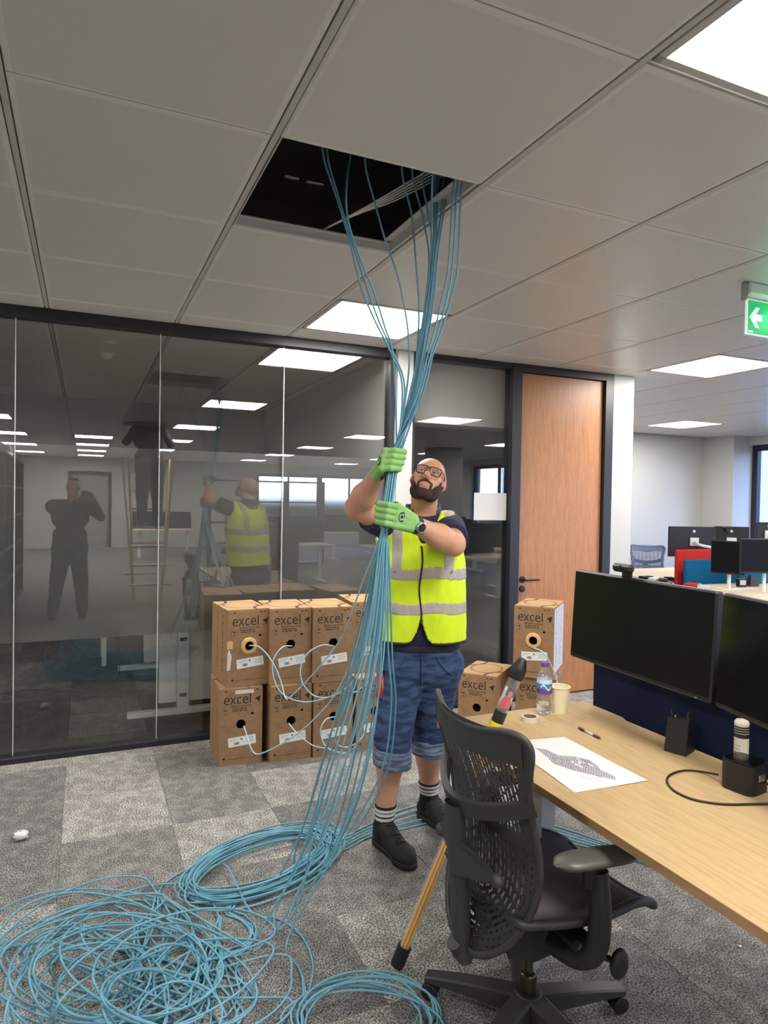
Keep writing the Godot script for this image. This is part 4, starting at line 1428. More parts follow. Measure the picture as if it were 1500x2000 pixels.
# ---------------------------------------------------------------- cardboard cable boxes
func print_tex() -> void:
	# white shipping label
	var im := Image.create(128, 48, false, Image.FORMAT_RGB8)
	im.fill(Color(0.93, 0.92, 0.90))
	var r := RandomNumberGenerator.new()
	r.seed = 9
	var x := 26
	while x < 50:
		var w := r.randi_range(1, 2)
		im.fill_rect(Rect2i(x, 26, w, 14), Color(0.2, 0.2, 0.2))
		x += w + r.randi_range(1, 2)
	for k in 3:
		im.fill_rect(Rect2i(8, 8 + k * 5, 40 - k * 8, 1), Color(0.5, 0.5, 0.5))
		im.fill_rect(Rect2i(84, 12 + k * 9, 34, 2), Color(0.55, 0.55, 0.55))
	im.fill_rect(Rect2i(58, 10, 8, 8), Color(0.35, 0.35, 0.35))
	var m := mat("label_print", Color.WHITE, 0.6)
	m.albedo_texture = ImageTexture.create_from_image(im)
	m.texture_repeat = false
	# lid: printed sweeping bands on board, with the hand slot
	im = Image.create(256, 320, false, Image.FORMAT_RGB8)
	var board := rgb(184, 148, 112)
	im.fill(board)
	for yy in 320:
		for xx in 256:
			var p := Vector2((xx - 128) / 128.0, (yy - 150) / 128.0)
			var d := p.length()
			if absf(d - 0.82) < 0.018 or absf(d - 0.74) < 0.010:
				im.set_pixel(xx, yy, Color(0.22, 0.18, 0.18))
			var e := (p - Vector2(1.3, 1.2)).length()
			var g := (p - Vector2(-1.4, -1.15)).length()
			if (absf(e - 0.95) < 0.07 or absf(g - 1.0) < 0.06) and d > 0.84:
				im.set_pixel(xx, yy, Color(0.24, 0.22, 0.25))
	m = mat("lid_print", Color.WHITE, 0.85, 0.0, 0.3)
	m.albedo_texture = ImageTexture.create_from_image(im)
	m.texture_repeat = false
	# side panel: rows of printed symbols
	im = Image.create(192, 256, false, Image.FORMAT_RGB8)
	im.fill(rgb(158, 124, 92))
	for k in 2:
		for j in 30:
			var y0 := 18 + j * 7 + r.randi_range(0, 3)
			im.fill_rect(Rect2i(60 + k * 70 + r.randi_range(0, 6), y0, r.randi_range(3, 10), r.randi_range(2, 6)), Color(0.26, 0.2, 0.18))
	m = mat("side_print", Color.WHITE, 0.85, 0.0, 0.3)
	m.albedo_texture = ImageTexture.create_from_image(im)
	m.texture_repeat = false
	im = Image.create(192, 256, false, Image.FORMAT_RGB8)
	im.fill(Color(0.80, 0.79, 0.82))
	for j in 26:
		im.fill_rect(Rect2i(30 + r.randi_range(0, 6), 12 + j * 9, r.randi_range(6, 26), 3), Color(0.36, 0.34, 0.42))
		im.fill_rect(Rect2i(110 + r.randi_range(0, 10), 12 + j * 9, r.randi_range(4, 44), 2), Color(0.5, 0.46, 0.52))
	im.fill_rect(Rect2i(84, 0, 2, 256), Color(0.6, 0.58, 0.6))
	m = mat("side_print_white", Color.WHITE, 0.7)
	m.albedo_texture = ImageTexture.create_from_image(im)
	m.texture_repeat = false

const BW := 0.257
const BH := 0.46
const BD := 0.385

func carton_mesh() -> MB:
	var o := MB.new()
	var x := BW / 2
	var z := BD / 2
	var hy := 0.243
	var hr := 0.028
	var top := 0.284
	# upper front panel round the small thumb slot, which is cut through
	for e in [[-x, top, 0.060, BH], [0.076, top, x, BH], [0.060, top, 0.076, 0.297], [0.060, 0.307, 0.076, BH]]:
		o.quad(Vector3(e[0], e[1], z), Vector3(e[2], e[1], z), Vector3(e[2], e[3], z), Vector3(e[0], e[3], z), Vector3.BACK)
	# lower front with its round opening
	var segs := 32
	var inner := []
	var outer := []
	for k in segs:
		var a := TAU * (k + 0.5) / segs
		var dir := Vector2(cos(a), sin(a))
		inner.append(Vector3(dir.x * hr, hy + dir.y * hr, z))
		var sx: float = x / maxf(absf(dir.x), 1e-6)
		var sy: float = ((top - hy) if dir.y > 0 else hy) / maxf(absf(dir.y), 1e-6)
		var s := minf(sx, sy)
		outer.append(Vector3(dir.x * s, hy + dir.y * s, z))
	for k in segs:
		var j := (k + 1) % segs
		o.quad(inner[k], inner[j], outer[j], outer[k], Vector3.BACK)
		o.quad(inner[k], inner[j], inner[j] - Vector3(0, 0, 0.008), inner[k] - Vector3(0, 0, 0.008), -(inner[k] - Vector3(0, hy, z)).normalized())
	for c in [Vector2(1, 1), Vector2(-1, 1), Vector2(1, -1), Vector2(-1, -1)]:
		var corner := Vector3(x * c.x, top if c.y > 0 else 0.0, z)
		# fill the corner between the two outer points that bracket it
		var best := []
		for k in segs:
			var j := (k + 1) % segs
			var p: Vector3 = outer[k]
			var q: Vector3 = outer[j]
			if (absf(absf(p.x) - x) < 1e-5) != (absf(absf(q.x) - x) < 1e-5) and p.x * c.x > 0 and (p.y - hy) * c.y > 0 and (q.y - hy) * c.y > 0:
				best = [p, q]
		if best.size():
			o.tri(best[0], best[1], corner, Vector3.BACK)
	# sides, back, base; the lid is slightly uneven
	o.quad(Vector3(x, 0, z), Vector3(x, 0, -z), Vector3(x, BH, -z), Vector3(x, BH, z), Vector3.RIGHT)
	o.quad(Vector3(-x, 0, -z), Vector3(-x, 0, z), Vector3(-x, BH, z), Vector3(-x, BH, -z), Vector3.LEFT)
	o.quad(Vector3(x, 0, -z), Vector3(-x, 0, -z), Vector3(-x, BH, -z), Vector3(x, BH, -z), Vector3.FORWARD)
	o.quad(Vector3(-x, 0, -z), Vector3(x, 0, -z), Vector3(x, 0, z), Vector3(-x, 0, z), Vector3.DOWN)
	return o

func cable_box(label: String, at: Vector3, turn_deg: float, look: Dictionary) -> Node3D:
	var o := thing("cable_box", label, "box", at, deg_to_rad(turn_deg), "cardboard cable boxes")
	var x := BW / 2
	var z := BD / 2
	part(o, "carton", M.carton_mesh_, M.cardboard)
	part(o, "lid", M.lid_mesh_, M.lid_print)
	var side := part(o, "side_print", M.side_mesh_, M.side_print_white if look.get("white") else M.side_print)
	part(o, "side_print", M.side_mesh_, M.side_print, Transform3D(Basis(Vector3.UP, PI), Vector3.ZERO))
	if look.get("white"):
		side.set_meta("label", "white printed sheet on the side")
	part(o, "lettering", M.excel_mesh_, M.ink, Transform3D(Basis(), Vector3(-0.022, 0.392, z + 0.0004)))
	part(o, "lettering", M.strap_mesh_, M.ink, Transform3D(Basis(), Vector3(0.003, 0.352, z + 0.0004)))
	part(o, "print_lines", M.lines_mesh_, M.ink).set_meta("kind", "stuff")
	part(o, "fan_mark", M.fan_mesh_, M.ink)
	if look.get("tag", true):
		part(o, "label_sticker", M.label_mesh_, M.label_print, Transform3D(Basis(Vector3.BACK, deg_to_rad(look.get("tilt", 4.0))), Vector3(look.get("lx", 0.008), 0.142, z + 0.0008)))
	if look.get("ring"):
		part(o, "reel_collar", M.ring_mesh_, M.cardboard_cut)
	if look.get("torn"):
		part(o, "torn_flap", MB.new().prism(V2([0, 0, 0.03, 0.01, 0.045, 0.09, 0.02, 0.13, 0.004, 0.1]), 0.002, Transform3D(Basis(Vector3.UP, deg_to_rad(-70)), Vector3(-x - 0.001, 0.10, z - 0.01))).mesh(), M.paper)
		part(o, "worn_label", bx(Vector3(-x + 0.012, 0.255, z + 0.0008), Vector3(0.034, 0.045, 0.001)), M.cardboard_cut)
	if look.get("tape"):
		part(o, "paper_strip", bx(Vector3(0.02, 0.437, z + 0.0012), Vector3(0.11, 0.022, 0.001)), M.paper)
	return o

func _boxes() -> void:
	print_tex()
	var z := BD / 2
	var x := BW / 2
	M.carton_mesh_ = carton_mesh().mesh()
	var lid := MB.new()
	lid.quad(Vector3(-x, BH, z), Vector3(x, BH, z), Vector3(x, BH, -z), Vector3(-x, BH, -z), Vector3.UP)
	# the tucked flap stands a little proud along the front
	lid.quad(Vector3(-x * 0.98, BH + 0.004, z * 0.97), Vector3(x * 0.98, BH + 0.003, z * 0.97), Vector3(x * 0.98, BH + 0.0005, z * 0.55), Vector3(-x * 0.98, BH + 0.0005, z * 0.55), Vector3.UP, Rect2(0, 0.78, 1, 0.2))
	lid.box(Vector3(0, BH + 0.002, z * 0.975), Vector3(x * 1.96, 0.004, 0.003))
	M.lid_mesh_ = lid.mesh()
	var sd := MB.new()
	sd.quad(Vector3(x + 0.0005, 0.03, z - 0.02), Vector3(x + 0.0005, 0.03, -z + 0.02), Vector3(x + 0.0005, BH - 0.01, -z + 0.02), Vector3(x + 0.0005, BH - 0.01, z - 0.02), Vector3.RIGHT)
	M.side_mesh_ = sd.mesh()
	M.excel_mesh_ = text_mesh("excel", 0.074)
	M.strap_mesh_ = text_mesh("without compromise.", 0.0135)
	var ln := MB.new()
	for k in 2:
		var xx := -0.055
		for j in 5:
			var w: float = [0.012, 0.02, 0.016, 0.026, 0.018][(j + k * 2) % 5]
			ln.box(Vector3(xx + w / 2, 0.337 - 0.012 * k, z + 0.0005), Vector3(w - 0.004, 0.005, 0.0004))
			xx += w
	for e in [[-0.092, 0.338, 0.030, 0.0012], [-0.092, 0.300, 0.030, 0.0012], [-0.107, 0.319, 0.0012, 0.038], [-0.077, 0.319, 0.0012, 0.038], [-0.092, 0.329, 0.012, 0.008], [-0.092, 0.311, 0.016, 0.004]]:
		ln.box(Vector3(e[0], e[1], z + 0.0005), Vector3(e[2], e[3], 0.0004))
	ln.box(Vector3(-0.10, 0.043, z + 0.0005), Vector3(0.012, 0.012, 0.0004))
	ln.box(Vector3(0.01, 0.038, z + 0.0005), Vector3(0.18, 0.002, 0.0004))
	for e in [[0.070, 0.444], [0.095, 0.446], [-0.09, 0.445]]:
		ln.box(Vector3(e[0], e[1], z + 0.0005), Vector3(0.016, 0.006, 0.0004))
	M.lines_mesh_ = ln.mesh()
	M.fan_mesh_ = MB.new().prism(V2([0.082, 0.392, 0.118, 0.408, 0.108, 0.366, 0.1, 0.378]), 0.0006, Transform3D(Basis(), Vector3(0, 0, z + 0.0002))).mesh()
	M.label_mesh_ = MB.new().box(Vector3.ZERO, Vector3(0.165, 0.056, 0.0006)).mesh()
	var lb := MB.new()
	lb.quad(Vector3(-0.0825, -0.028, 0), Vector3(0.0825, -0.028, 0), Vector3(0.0825, 0.028, 0), Vector3(-0.0825, 0.028, 0), Vector3.BACK)
	M.label_mesh_ = lb.mesh()
	var X := Transform3D(Basis(Vector3.RIGHT, PI / 2), Vector3(0, 0.243, z))
	M.ring_mesh_ = MB.new().lathe([[0.028, -0.002], [0.028, 0.014], [0.028, 0.014], [0.046, 0.012], [0.046, 0.012], [0.05, 0.0]], 32, X).mesh()
	# left stack: four columns, two high
	cable_box("worn cardboard cable box with a paper strip under its lid, at floor level", Vector3(0.874, 0, -4.20), -2, {"tape": true, "tilt": 4})
	cable_box("cardboard cable box with a torn side and pale ring, stacked by the glass wall", Vector3(0.900, BH + 0.005, -4.215), 4, {"ring": true, "torn": true, "tilt": 5})
	cable_box("cardboard cable box on the floor next to the one with a paper strip", Vector3(1.168, 0, -4.155), -1, {"lx": 0.01})
	cable_box("upper cardboard cable box beside the one with a pale ring by the glass wall", Vector3(1.166, BH + 0.005, -4.170), -2, {"tilt": 7})
	cable_box("cardboard cable box on the floor behind a loose pale cable loop", Vector3(1.432, 0, -4.14), 0, {})
	cable_box("slightly sunken cardboard cable box in the top row, third along the stack", Vector3(1.430, BH + 0.005, -4.130), -3, {"tilt": 6})
	cable_box("cardboard cable box at the bottom right of the stack behind the man's cables", Vector3(1.712, 0, -4.15), 1.5, {})
	cable_box("set-back cardboard cable box at the top right of the stack behind the man's cables", Vector3(1.752, BH + 0.005, -4.27), -6, {"tilt": 3})
	# right stack by the door
	cable_box("cardboard cable box on the floor before the side glass", Vector3(2.515, 0, -3.90), -50, {"tag": false})
	cable_box("cardboard cable box on the floor before the door, under a box with a white side", Vector3(2.83, 0, -3.715), -46, {"tag": false})
	cable_box("cardboard cable box with a white printed side and pale ring, stacked before the door", Vector3(2.80, BH + 0.005, -3.70), -48, {"ring": true, "white": true})

# ---------------------------------------------------------------- the man in the hi-vis vest
func hand_shape(c: Vector3, u: Vector3, ew: Vector3, ef: Vector3, wrist: Vector3) -> Dictionary:
	# a fist round a bundle through c along u; ew points to the wrist, ef to the front
	var bones := []
	var tips := []
	var rb := 0.025
	var lens := [0.98, 1.04, 1.0, 0.86]
	var ks := []
	for f in 4:
		var h: float = 0.0365 - 0.0243 * f
		var k := c + ew * (0.046 - 0.004 * absf(f - 1.2)) + ef * 0.030 + u * h
		var l: float = lens[f]
		var j1 := c + ew * (0.004) + ef * (rb + 0.016) + u * (h * 0.98)
		var j2 := c - ew * (rb + 0.009) * l + ef * 0.014 + u * (h * 0.96)
		var tp := c - ew * (rb + 0.001) * l - ef * 0.016 + u * (h * 0.95)
		bones.append([k, j1, 0.0112, 0.0104])
		bones.append([j1, j2, 0.0104, 0.0095])
		bones.append([j2, tp, 0.0095, 0.0082])
		tips.append([j2, tp])
		ks.append(k)
	var w := wrist
	for f in 4:
		bones.append([ks[f], w + u * (0.016 - 0.011 * f) + ef * 0.006, 0.0125, 0.021])
	bones.append([ks[0], ks[3], 0.0125, 0.0125])
	var tb := w.lerp(c + ew * 0.05, 0.45) + u * 0.024 - ef * 0.006
	var t1 := c + ew * 0.034 + u * 0.040 - ef * 0.020
	var t2 := c - ew * 0.004 + u * 0.036 - ef * 0.036
	var t3 := c - ew * 0.030 + u * 0.026 - ef * 0.026
	bones.append([tb, t1, 0.019, 0.013])
	bones.append([t1, t2, 0.0125, 0.0112])
	bones.append([t2, t3, 0.0112, 0.0095])
	tips.append([t2, t3])
	return {"bones": bones, "tips": tips}

func lin(r: int, g: int, b: int) -> Color:
	return rgb(r, g, b).srgb_to_linear()

func _man() -> void:
	var up := Vector3.UP
	var lat := Vector3(VIEW.x.x, 0, VIEW.x.z).normalized()      # towards the right of the picture
	var o := thing("person", "man in a yellow hi-vis vest and rolled jeans gripping the cable bundle", "person")
	# joints, placed by where each shows and how far it stands
	var hip_r := P(788, 1298, 3.12)
	var hip_l := P(856, 1298, 3.14)
	var waist := P(821, 1232, 3.12)
	var chest := P(818, 1110, 3.10)
	var neck := P(826, 1004, 3.11)
	var sh_r := P(768, 1030, 3.06)
	var sh_l := P(878, 1032, 3.06)
	var el_r := P(697, 992, 2.88)
	var wr_r := P(738, 925, 2.73)
	var el_l := P(884, 1062, 2.83)
	var wr_l := P(806, 1022, 2.68)
	var kn_r := P(767, 1440, 3.05)
	var kn_l := P(838, 1440, 3.22)
	var an_r := Vector3(1.268, 0.095, -2.80)
	var an_l := Vector3(1.590, 0.095, -2.965)
	var front := (EYE - chest)
	front = Vector3(front.x, 0, front.z).normalized()
	var head := P(836, 941, 3.03)
	# hands on the cable bundle
	var grip_u := P(769, 901, 2.66)
	var grip_l := P(754, 1004, 2.62)
	var ax_u := (P(776, 880, 2.66) - P(765, 925, 2.65)).normalized()
	var ax_l := (P(757, 985, 2.62) - P(751, 1025, 2.62)).normalized()
	var back_to_eye := (EYE - grip_u).normalized()
	var ew_u := (wr_r - grip_u)
	ew_u = (ew_u - ax_u * ew_u.dot(ax_u))
	ew_u = (ew_u - back_to_eye * ew_u.dot(back_to_eye)).normalized()
	var ef_u := ax_u.cross(ew_u).normalized()
	if ef_u.dot(back_to_eye) < 0:
		ef_u = -ef_u
	var ew_l := (wr_l - grip_l)
	ew_l = (ew_l - ax_l * ew_l.dot(ax_l))
	ew_l = (ew_l - back_to_eye * ew_l.dot(back_to_eye)).normalized()
	var ef_l := ax_l.cross(ew_l).normalized()
	if ef_l.dot(back_to_eye) < 0:
		ef_l = -ef_l
	var hand_u := hand_shape(grip_u, ax_u, ew_u, ef_u, wr_r)
	var hand_l := hand_shape(grip_l, ax_l, ew_l, ef_l, wr_l)
	# head frame: x to his left, y to the crown, z out of the face
	var hz := (EYE - head)
	hz = Vector3(hz.x, 0, hz.z).normalized()
	var HB := Basis(up.cross(hz).normalized(), up, hz)
	HB = HB * Basis(Vector3.BACK, deg_to_rad(-13)) * Basis(Vector3.UP, deg_to_rad(-6)) * Basis(Vector3.RIGHT, deg_to_rad(-24))
	var HX := Transform3D(HB, head)
	var skull := [
		[Vector3(0, 0.035, -0.038), Vector3(0, 0.034, 0.020), 0.081, 0.074],
		[Vector3(0, 0.00, -0.03), Vector3(0, -0.005, 0.028), 0.066, 0.064],
		[Vector3(-0.030, -0.055, 0.012), Vector3(0.030, -0.055, 0.012), 0.042, 0.042],
		[Vector3(-0.034, -0.070, 0.018), Vector3(-0.010, -0.092, 0.062), 0.030, 0.022],
		[Vector3(0.034, -0.070, 0.018), Vector3(0.010, -0.092, 0.062), 0.030, 0.022],
		[Vector3(-0.010, -0.088, 0.066), Vector3(0.010, -0.088, 0.066), 0.021, 0.021],
		[Vector3(-0.036, -0.022, 0.046), Vector3(-0.028, -0.050, 0.054), 0.033, 0.030],
		[Vector3(0.036, -0.022, 0.046), Vector3(0.028, -0.050, 0.054), 0.033, 0.030],
		[Vector3(0, -0.050, 0.066), Vector3(0, -0.062, 0.066), 0.030, 0.026],
		[Vector3(-0.040, 0.034, 0.066), Vector3(0.040, 0.034, 0.066), 0.019, 0.019],
		[Vector3(0, 0.024, 0.086), Vector3(0, -0.020, 0.110), 0.010, 0.0125],
		[Vector3(-0.012, -0.026, 0.098), Vector3(0.012, -0.026, 0.098), 0.0095, 0.0095],
		[Vector3(-0.017, -0.0535, 0.0895), Vector3(0.017, -0.0535, 0.0895), 0.0058, 0.0058],
		[Vector3(-0.014, -0.0645, 0.0885), Vector3(0.014, -0.0645, 0.0885), 0.0066, 0.0066],
	]
	for s in [-1.0, 1.0]:
		skull.append([Vector3(0.079 * s, 0.020, -0.012), Vector3(0.080 * s, -0.004, -0.016), 0.013, 0.014])
		skull.append([Vector3(0.080 * s, -0.004, -0.014), Vector3(0.074 * s, -0.030, -0.004), 0.011, 0.008])
	var bones := []
	var slim := Vector3(0.86, 0.97, 0.97)
	for b in skull:
		bones.append([HX * (b[0] * slim), HX * (b[1] * slim), b[2] * 0.915, b[3] * 0.915])
	# skin tint: a little redder on ears, nose and lips
	var skin := lin(198, 146, 118)
	var HI := HX.affine_inverse()
	var tint_head := func(p: Vector3) -> Color:
		var q: Vector3 = HI * p
		var c := skin
		if absf(q.x) > 0.0655 and q.y < 0.03:
			c = skin.lerp(lin(196, 120, 100), 0.6)
		if q.y < -0.046 and q.y > -0.068 and absf(q.x) < 0.018 and q.z > 0.080:
			c = lin(172, 102, 92)
		if q.z > 0.096:
			c = skin.lerp(lin(200, 124, 102), 0.5)
		return c
	var sockets := func(p: Vector3, d: float) -> float:
		var q: Vector3 = HI * p
		q.x = absf(q.x)
		var e := 0.0155 - (q - Vector3(0.0285, 0.010, 0.0875)).length()
		var hh := maxf(0.010 - absf(d - e), 0.0) / 0.010
		d = maxf(d, e) + hh * hh * 0.0025
		# line of the mouth
		var mo := 0.0022 - Vector2(q.y + 0.0570, q.z - 0.0920).length()
		return maxf(d, mo) if q.x < 0.019 else d
	# body: neck, trunk, arms and legs in one surface
	var trunk := [
		[hip_r, hip_l, 0.108, 0.108],
		[waist - lat * 0.062, waist + lat * 0.062, 0.116, 0.116],
		[chest - lat * 0.070 + up * 0.02, chest + lat * 0.072 + up * 0.02, 0.118, 0.118],
		[waist, chest, 0.115, 0.116],
		[sh_r.lerp(sh_l, 0.12) - up * 0.03, sh_r.lerp(sh_l, 0.90) - up * 0.035, 0.083, 0.083],
	]
	var limbs := [
		[sh_r, el_r, 0.060, 0.048], [el_r, el_r.lerp(wr_r, 0.35), 0.047, 0.050], [el_r.lerp(wr_r, 0.35), wr_r, 0.049, 0.032],
		[sh_l, el_l, 0.060, 0.050], [el_l, el_l.lerp(wr_l, 0.35), 0.048, 0.050], [el_l.lerp(wr_l, 0.35), wr_l, 0.049, 0.032],
		[hip_r, kn_r, 0.096, 0.066], [hip_l, kn_l, 0.096, 0.066],
		[kn_r, kn_r.lerp(an_r, 0.3) - front * 0.014, 0.060, 0.060], [kn_r.lerp(an_r, 0.3) - front * 0.014, an_r, 0.060, 0.037],
		[kn_l, kn_l.lerp(an_l, 0.3) - front * 0.014, 0.060, 0.060], [kn_l.lerp(an_l, 0.3) - front * 0.014, an_l, 0.060, 0.037],
		[an_r, Vector3(1.292, 0.04, -2.66), 0.034, 0.022], [an_l, Vector3(1.612, 0.04, -2.82), 0.034, 0.022],
	]
	var neck_b := [[neck - up * 0.03, HX * Vector3(0, -0.045, -0.025), 0.062, 0.058]]
	var body := nets(trunk + limbs + neck_b, 0.03, 0.011, 0.0, null, func(_p): return skin)
	var fine := bones + neck_b
	body.add(nets(fine, 0.018, 0.0036, 0.0, sockets, tint_head))
	for h in [[hand_u, wr_r, el_r], [hand_l, wr_l, el_l]]:
		body.add(nets(h[0].bones, 0.008, 0.0045, -0.0015, null, func(_p): return skin))
	var skin_m := mat("skin", Color.WHITE, 0.5)
	skin_m.vertex_color_use_as_albedo = true
	skin_m.subsurf_scatter_enabled = true
	skin_m.subsurf_scatter_strength = 0.06
	part(o, "body", body.mesh(), skin_m)
	# eyes
	for s in [-1.0, 1.0]:
		var c := Vector3(0.0285 * s, 0.0075, 0.0738)
		part(o, "eyeball", MB.new().ball(HX * c, Vector3.ONE * 0.0118, 16, 12).mesh(), mat("eye_white", rgb(172, 154, 144), 0.2))
		var gaze := Vector3(-0.28, 0.16, 0.94).normalized()
		part(o, "iris", MB.new().ball(HX * (c + gaze * 0.0075), Vector3.ONE * 0.0060, 12, 8).mesh(), mat("iris", rgb(52, 36, 26), 0.15))
		part(o, "eyelid", nets([[HX * (c + Vector3(-0.011, 0.0045, 0.0085)), HX * (c + Vector3(0, 0.0078, 0.0100)), 0.0032, 0.0036], [HX * (c + Vector3(0, 0.0078, 0.0100)), HX * (c + Vector3(0.011, 0.0045, 0.0085)), 0.0036, 0.0032]], 0.004, 0.002).mesh(), mat("eyelid", rgb(178, 124, 100), 0.5))
		part(o, "eyebrow", nets([[HX * Vector3(0.012 * s, 0.027, 0.0815), HX * Vector3(0.029 * s, 0.0325, 0.0800), 0.0030, 0.0032], [HX * Vector3(0.029 * s, 0.0325, 0.0800), HX * Vector3(0.044 * s, 0.028, 0.0700), 0.0032, 0.002]], 0.004, 0.002).mesh(), mat("hair_dark", rgb(58, 42, 36), 0.85))
	# beard and moustache
	var beard_zone := func(p: Vector3, d: float) -> float:
		var q: Vector3 = HI * p
		var x := absf(q.x)
		var line := -0.0755 + 0.036 * smoothstep(0.026, 0.055, x) + 0.030 * smoothstep(0.054, 0.064, x)
		var jaw := maxf(maxf(q.y - line, 0.002 - q.z), -0.122 - q.y)
		var tache := maxf(maxf(absf(q.y + 0.0405 + x * 0.28) - 0.0055, x - 0.030), 0.05 - q.z)
		var side := maxf(maxf(x - 0.034, 0.0235 - x), maxf(absf(q.y + 0.060) - 0.018, 0.05 - q.z))
		return maxf(d, minf(minf(jaw, tache), side))
	part(o, "beard", nets(bones, 0.018, 0.0032, 0.0024, beard_zone).mesh(), M.hair_dark)
	# spectacles
	var black := mat("specs_black", rgb(20, 18, 18), 0.3)
	var lensm := mat("lens_glass", Color(0.95, 0.96, 0.97, 0.03), 0.0)
	lensm.transparency = BaseMaterial3D.TRANSPARENCY_ALPHA
	var gl := part(o, "spectacles", MB.new().tube(smooth_path([HX * Vector3(-0.0085, 0.017, 0.1035), HX * Vector3(0, 0.020, 0.1065), HX * Vector3(0.0085, 0.017, 0.1035)], 0.003), 0.0025, 8).mesh(), black)
	for s in [-1.0, 1.0]:
		var pts := []
		for q in [[0.008, 0.020], [0.030, 0.0235], [0.056, 0.021], [0.060, 0.012], [0.056, -0.010], [0.044, -0.017], [0.022, -0.017], [0.011, -0.010], [0.0065, 0.006]]:
			pts.append(HX * Vector3(q[0] * s * 0.93, q[1] + 0.003, 0.1035 - 3.2 * q[0] * q[0]))
		var loop := smooth_path(pts, 0.004, true)
		part(gl, "rim", MB.new().tube(loop, 0.0025, 8, false).mesh(), black)
		var fan := MB.new()
		var mid := HX * Vector3(0.031 * s, 0.006, 0.1000)
		for k in loop.size() - 1:
			fan.tri(mid, loop[k], loop[k + 1], HB.z)
		part(gl, "lens", fan.mesh(), lensm)
		part(gl, "temple", MB.new().tube(smooth_path([HX * Vector3(0.055 * s, 0.017, 0.093), HX * Vector3(0.067 * s, 0.017, 0.072), HX * Vector3(0.072 * s, 0.017, 0.03), HX * Vector3(0.073 * s, 0.022, -0.012), HX * Vector3(0.071 * s, 0.0, -0.032)], 0.008), 0.0022, 8).mesh(), black)
	# polo shirt
	var cut_r := sh_r.lerp(el_r, 0.66)
	var cut_l := sh_l.lerp(el_l, 0.74)
	var dir_r := (el_r - sh_r).normalized()
	var dir_l := (el_l - sh_l).normalized()
	var wob := FastNoiseLite.new()
	wob.seed = 4
	wob.frequency = 9.0
	var shirt_clip := func(p: Vector3, d: float) -> float:
		d += 0.004 * wob.get_noise_3d(p.x, p.y * 0.6, p.z)
		if p.distance_to(cut_r) < 0.15:
			d = maxf(d, (p - cut_r).dot(dir_r))
		if p.distance_to(cut_l) < 0.15:
			d = maxf(d, (p - cut_l).dot(dir_l))
		d = maxf(d, 0.90 - p.y)
		# open neck
		return maxf(d, 0.072 - (p - neck - up * 0.03).length() if p.y > neck.y - 0.05 else d)
	var sleeves := [[sh_r, cut_r + dir_r * 0.06, 0.060, 0.062], [sh_l, cut_l + dir_l * 0.06, 0.060, 0.064]]
	part(o, "polo_shirt", nets(trunk + sleeves, 0.03, 0.010, 0.010, shirt_clip, null, 0.01).mesh(), mat("navy_shirt", rgb(34, 34, 62), 0.9))
	# collar band standing round the back and sides of the neck
	var crow := []
	for a in 2:
		var row := []
		for k in 19:
			var q := deg_to_rad(-58.0 + 296.0 * k / 18)
			row.append(neck + up * (0.0 + 0.045 * a - 0.03 * maxf(0.0, -sin(q))) + (lat * cos(q) - front * sin(q)) * (0.088 - 0.008 * a))
		crow.append(row)
	part(o, "collar", MB.new().sheet(crow, false, 0.004).mesh(), mat("collar_grey", rgb(70, 72, 98), 0.9))
	# hi-vis vest
	var vo := chest
	var vest_noise := FastNoiseLite.new()
	vest_noise.seed = 14
	vest_noise.frequency = 7.0
	var hem := func(x: float, z: float) -> float:
		if z < 0.0:
			return 0.962
		var t := clampf(1.0 - absf(x - 0.006) / 0.075, 0.0, 1.0)
		return 0.965 + 0.115 * t * t * t
	var vest_clip := func(p: Vector3, d: float) -> float:
		var x := (p - vo).dot(lat)
		var z := (p - vo).dot(front)
		d += 0.006 * vest_noise.get_noise_3d(x * 1.6, p.y * 0.8, z * 1.6)
		d = maxf(d, hem.call(x, z) - p.y)
		# open neck and V front
		if z > 0.0:
			d = maxf(d, minf((0.010 + (p.y - 1.41) * 0.50 - absf(x - 0.012)) , p.y - 1.41))
		d = maxf(d, 0.078 - Vector2(x - (neck - vo).dot(lat), z - (neck - vo).dot(front)).length() if p.y > neck.y - 0.05 else d)
		d = maxf(d, 0.066 - cone_dist(p, [sh_r - lat * 0.035, el_r, 0.0, 0.0]))
		return maxf(d, 0.068 - cone_dist(p, [sh_l + lat * 0.03, el_l, 0.0, 0.0]))
	var hi := mat("hi_vis", rgb(214, 238, 34), 0.75)
	hi.rim_enabled = true
	hi.rim = 0.3
	var flare := [
		[chest - lat * 0.074 + up * 0.02, waist - lat * 0.072 - up * 0.11, 0.118, 0.124],
		[chest + lat * 0.078 + up * 0.02, waist + lat * 0.074 - up * 0.11, 0.118, 0.124],
		[chest + up * 0.02, waist - up * 0.11, 0.120, 0.124],
		[sh_r.lerp(sh_l, 0.06) - up * 0.018, sh_r.lerp(sh_l, 0.95) - up * 0.022, 0.083, 0.083],
		[chest - lat * 0.06 + up * 0.10, chest + lat * 0.06 + up * 0.10, 0.112, 0.112],
	]
	part(o, "hi_vis_vest", nets(flare, 0.03, 0.008, 0.018, vest_clip, null, 0.012).mesh(), hi)
	var band_m := mat("reflective_band", rgb(178, 168, 160), 0.42)
	for b in [[1.275, 0.028, 0.35], [1.120, 0.028, 0.5]]:
		var y0: float = b[0]
		var hw: float = b[1]
		var sag: float = b[2]
		var band_clip := func(p: Vector3, d: float) -> float:
			var e: float = vest_clip.call(p, d)
			var x := (p - vo).dot(lat)
			return maxf(e, absf(p.y - y0 - sag * 0.05 * absf(x) - 0.006 * sin(x * 26.0)) - hw)
		part(o, "reflective_band", nets(flare, 0.03, 0.0085, 0.0205, band_clip, null, 0.012).mesh(), band_m)
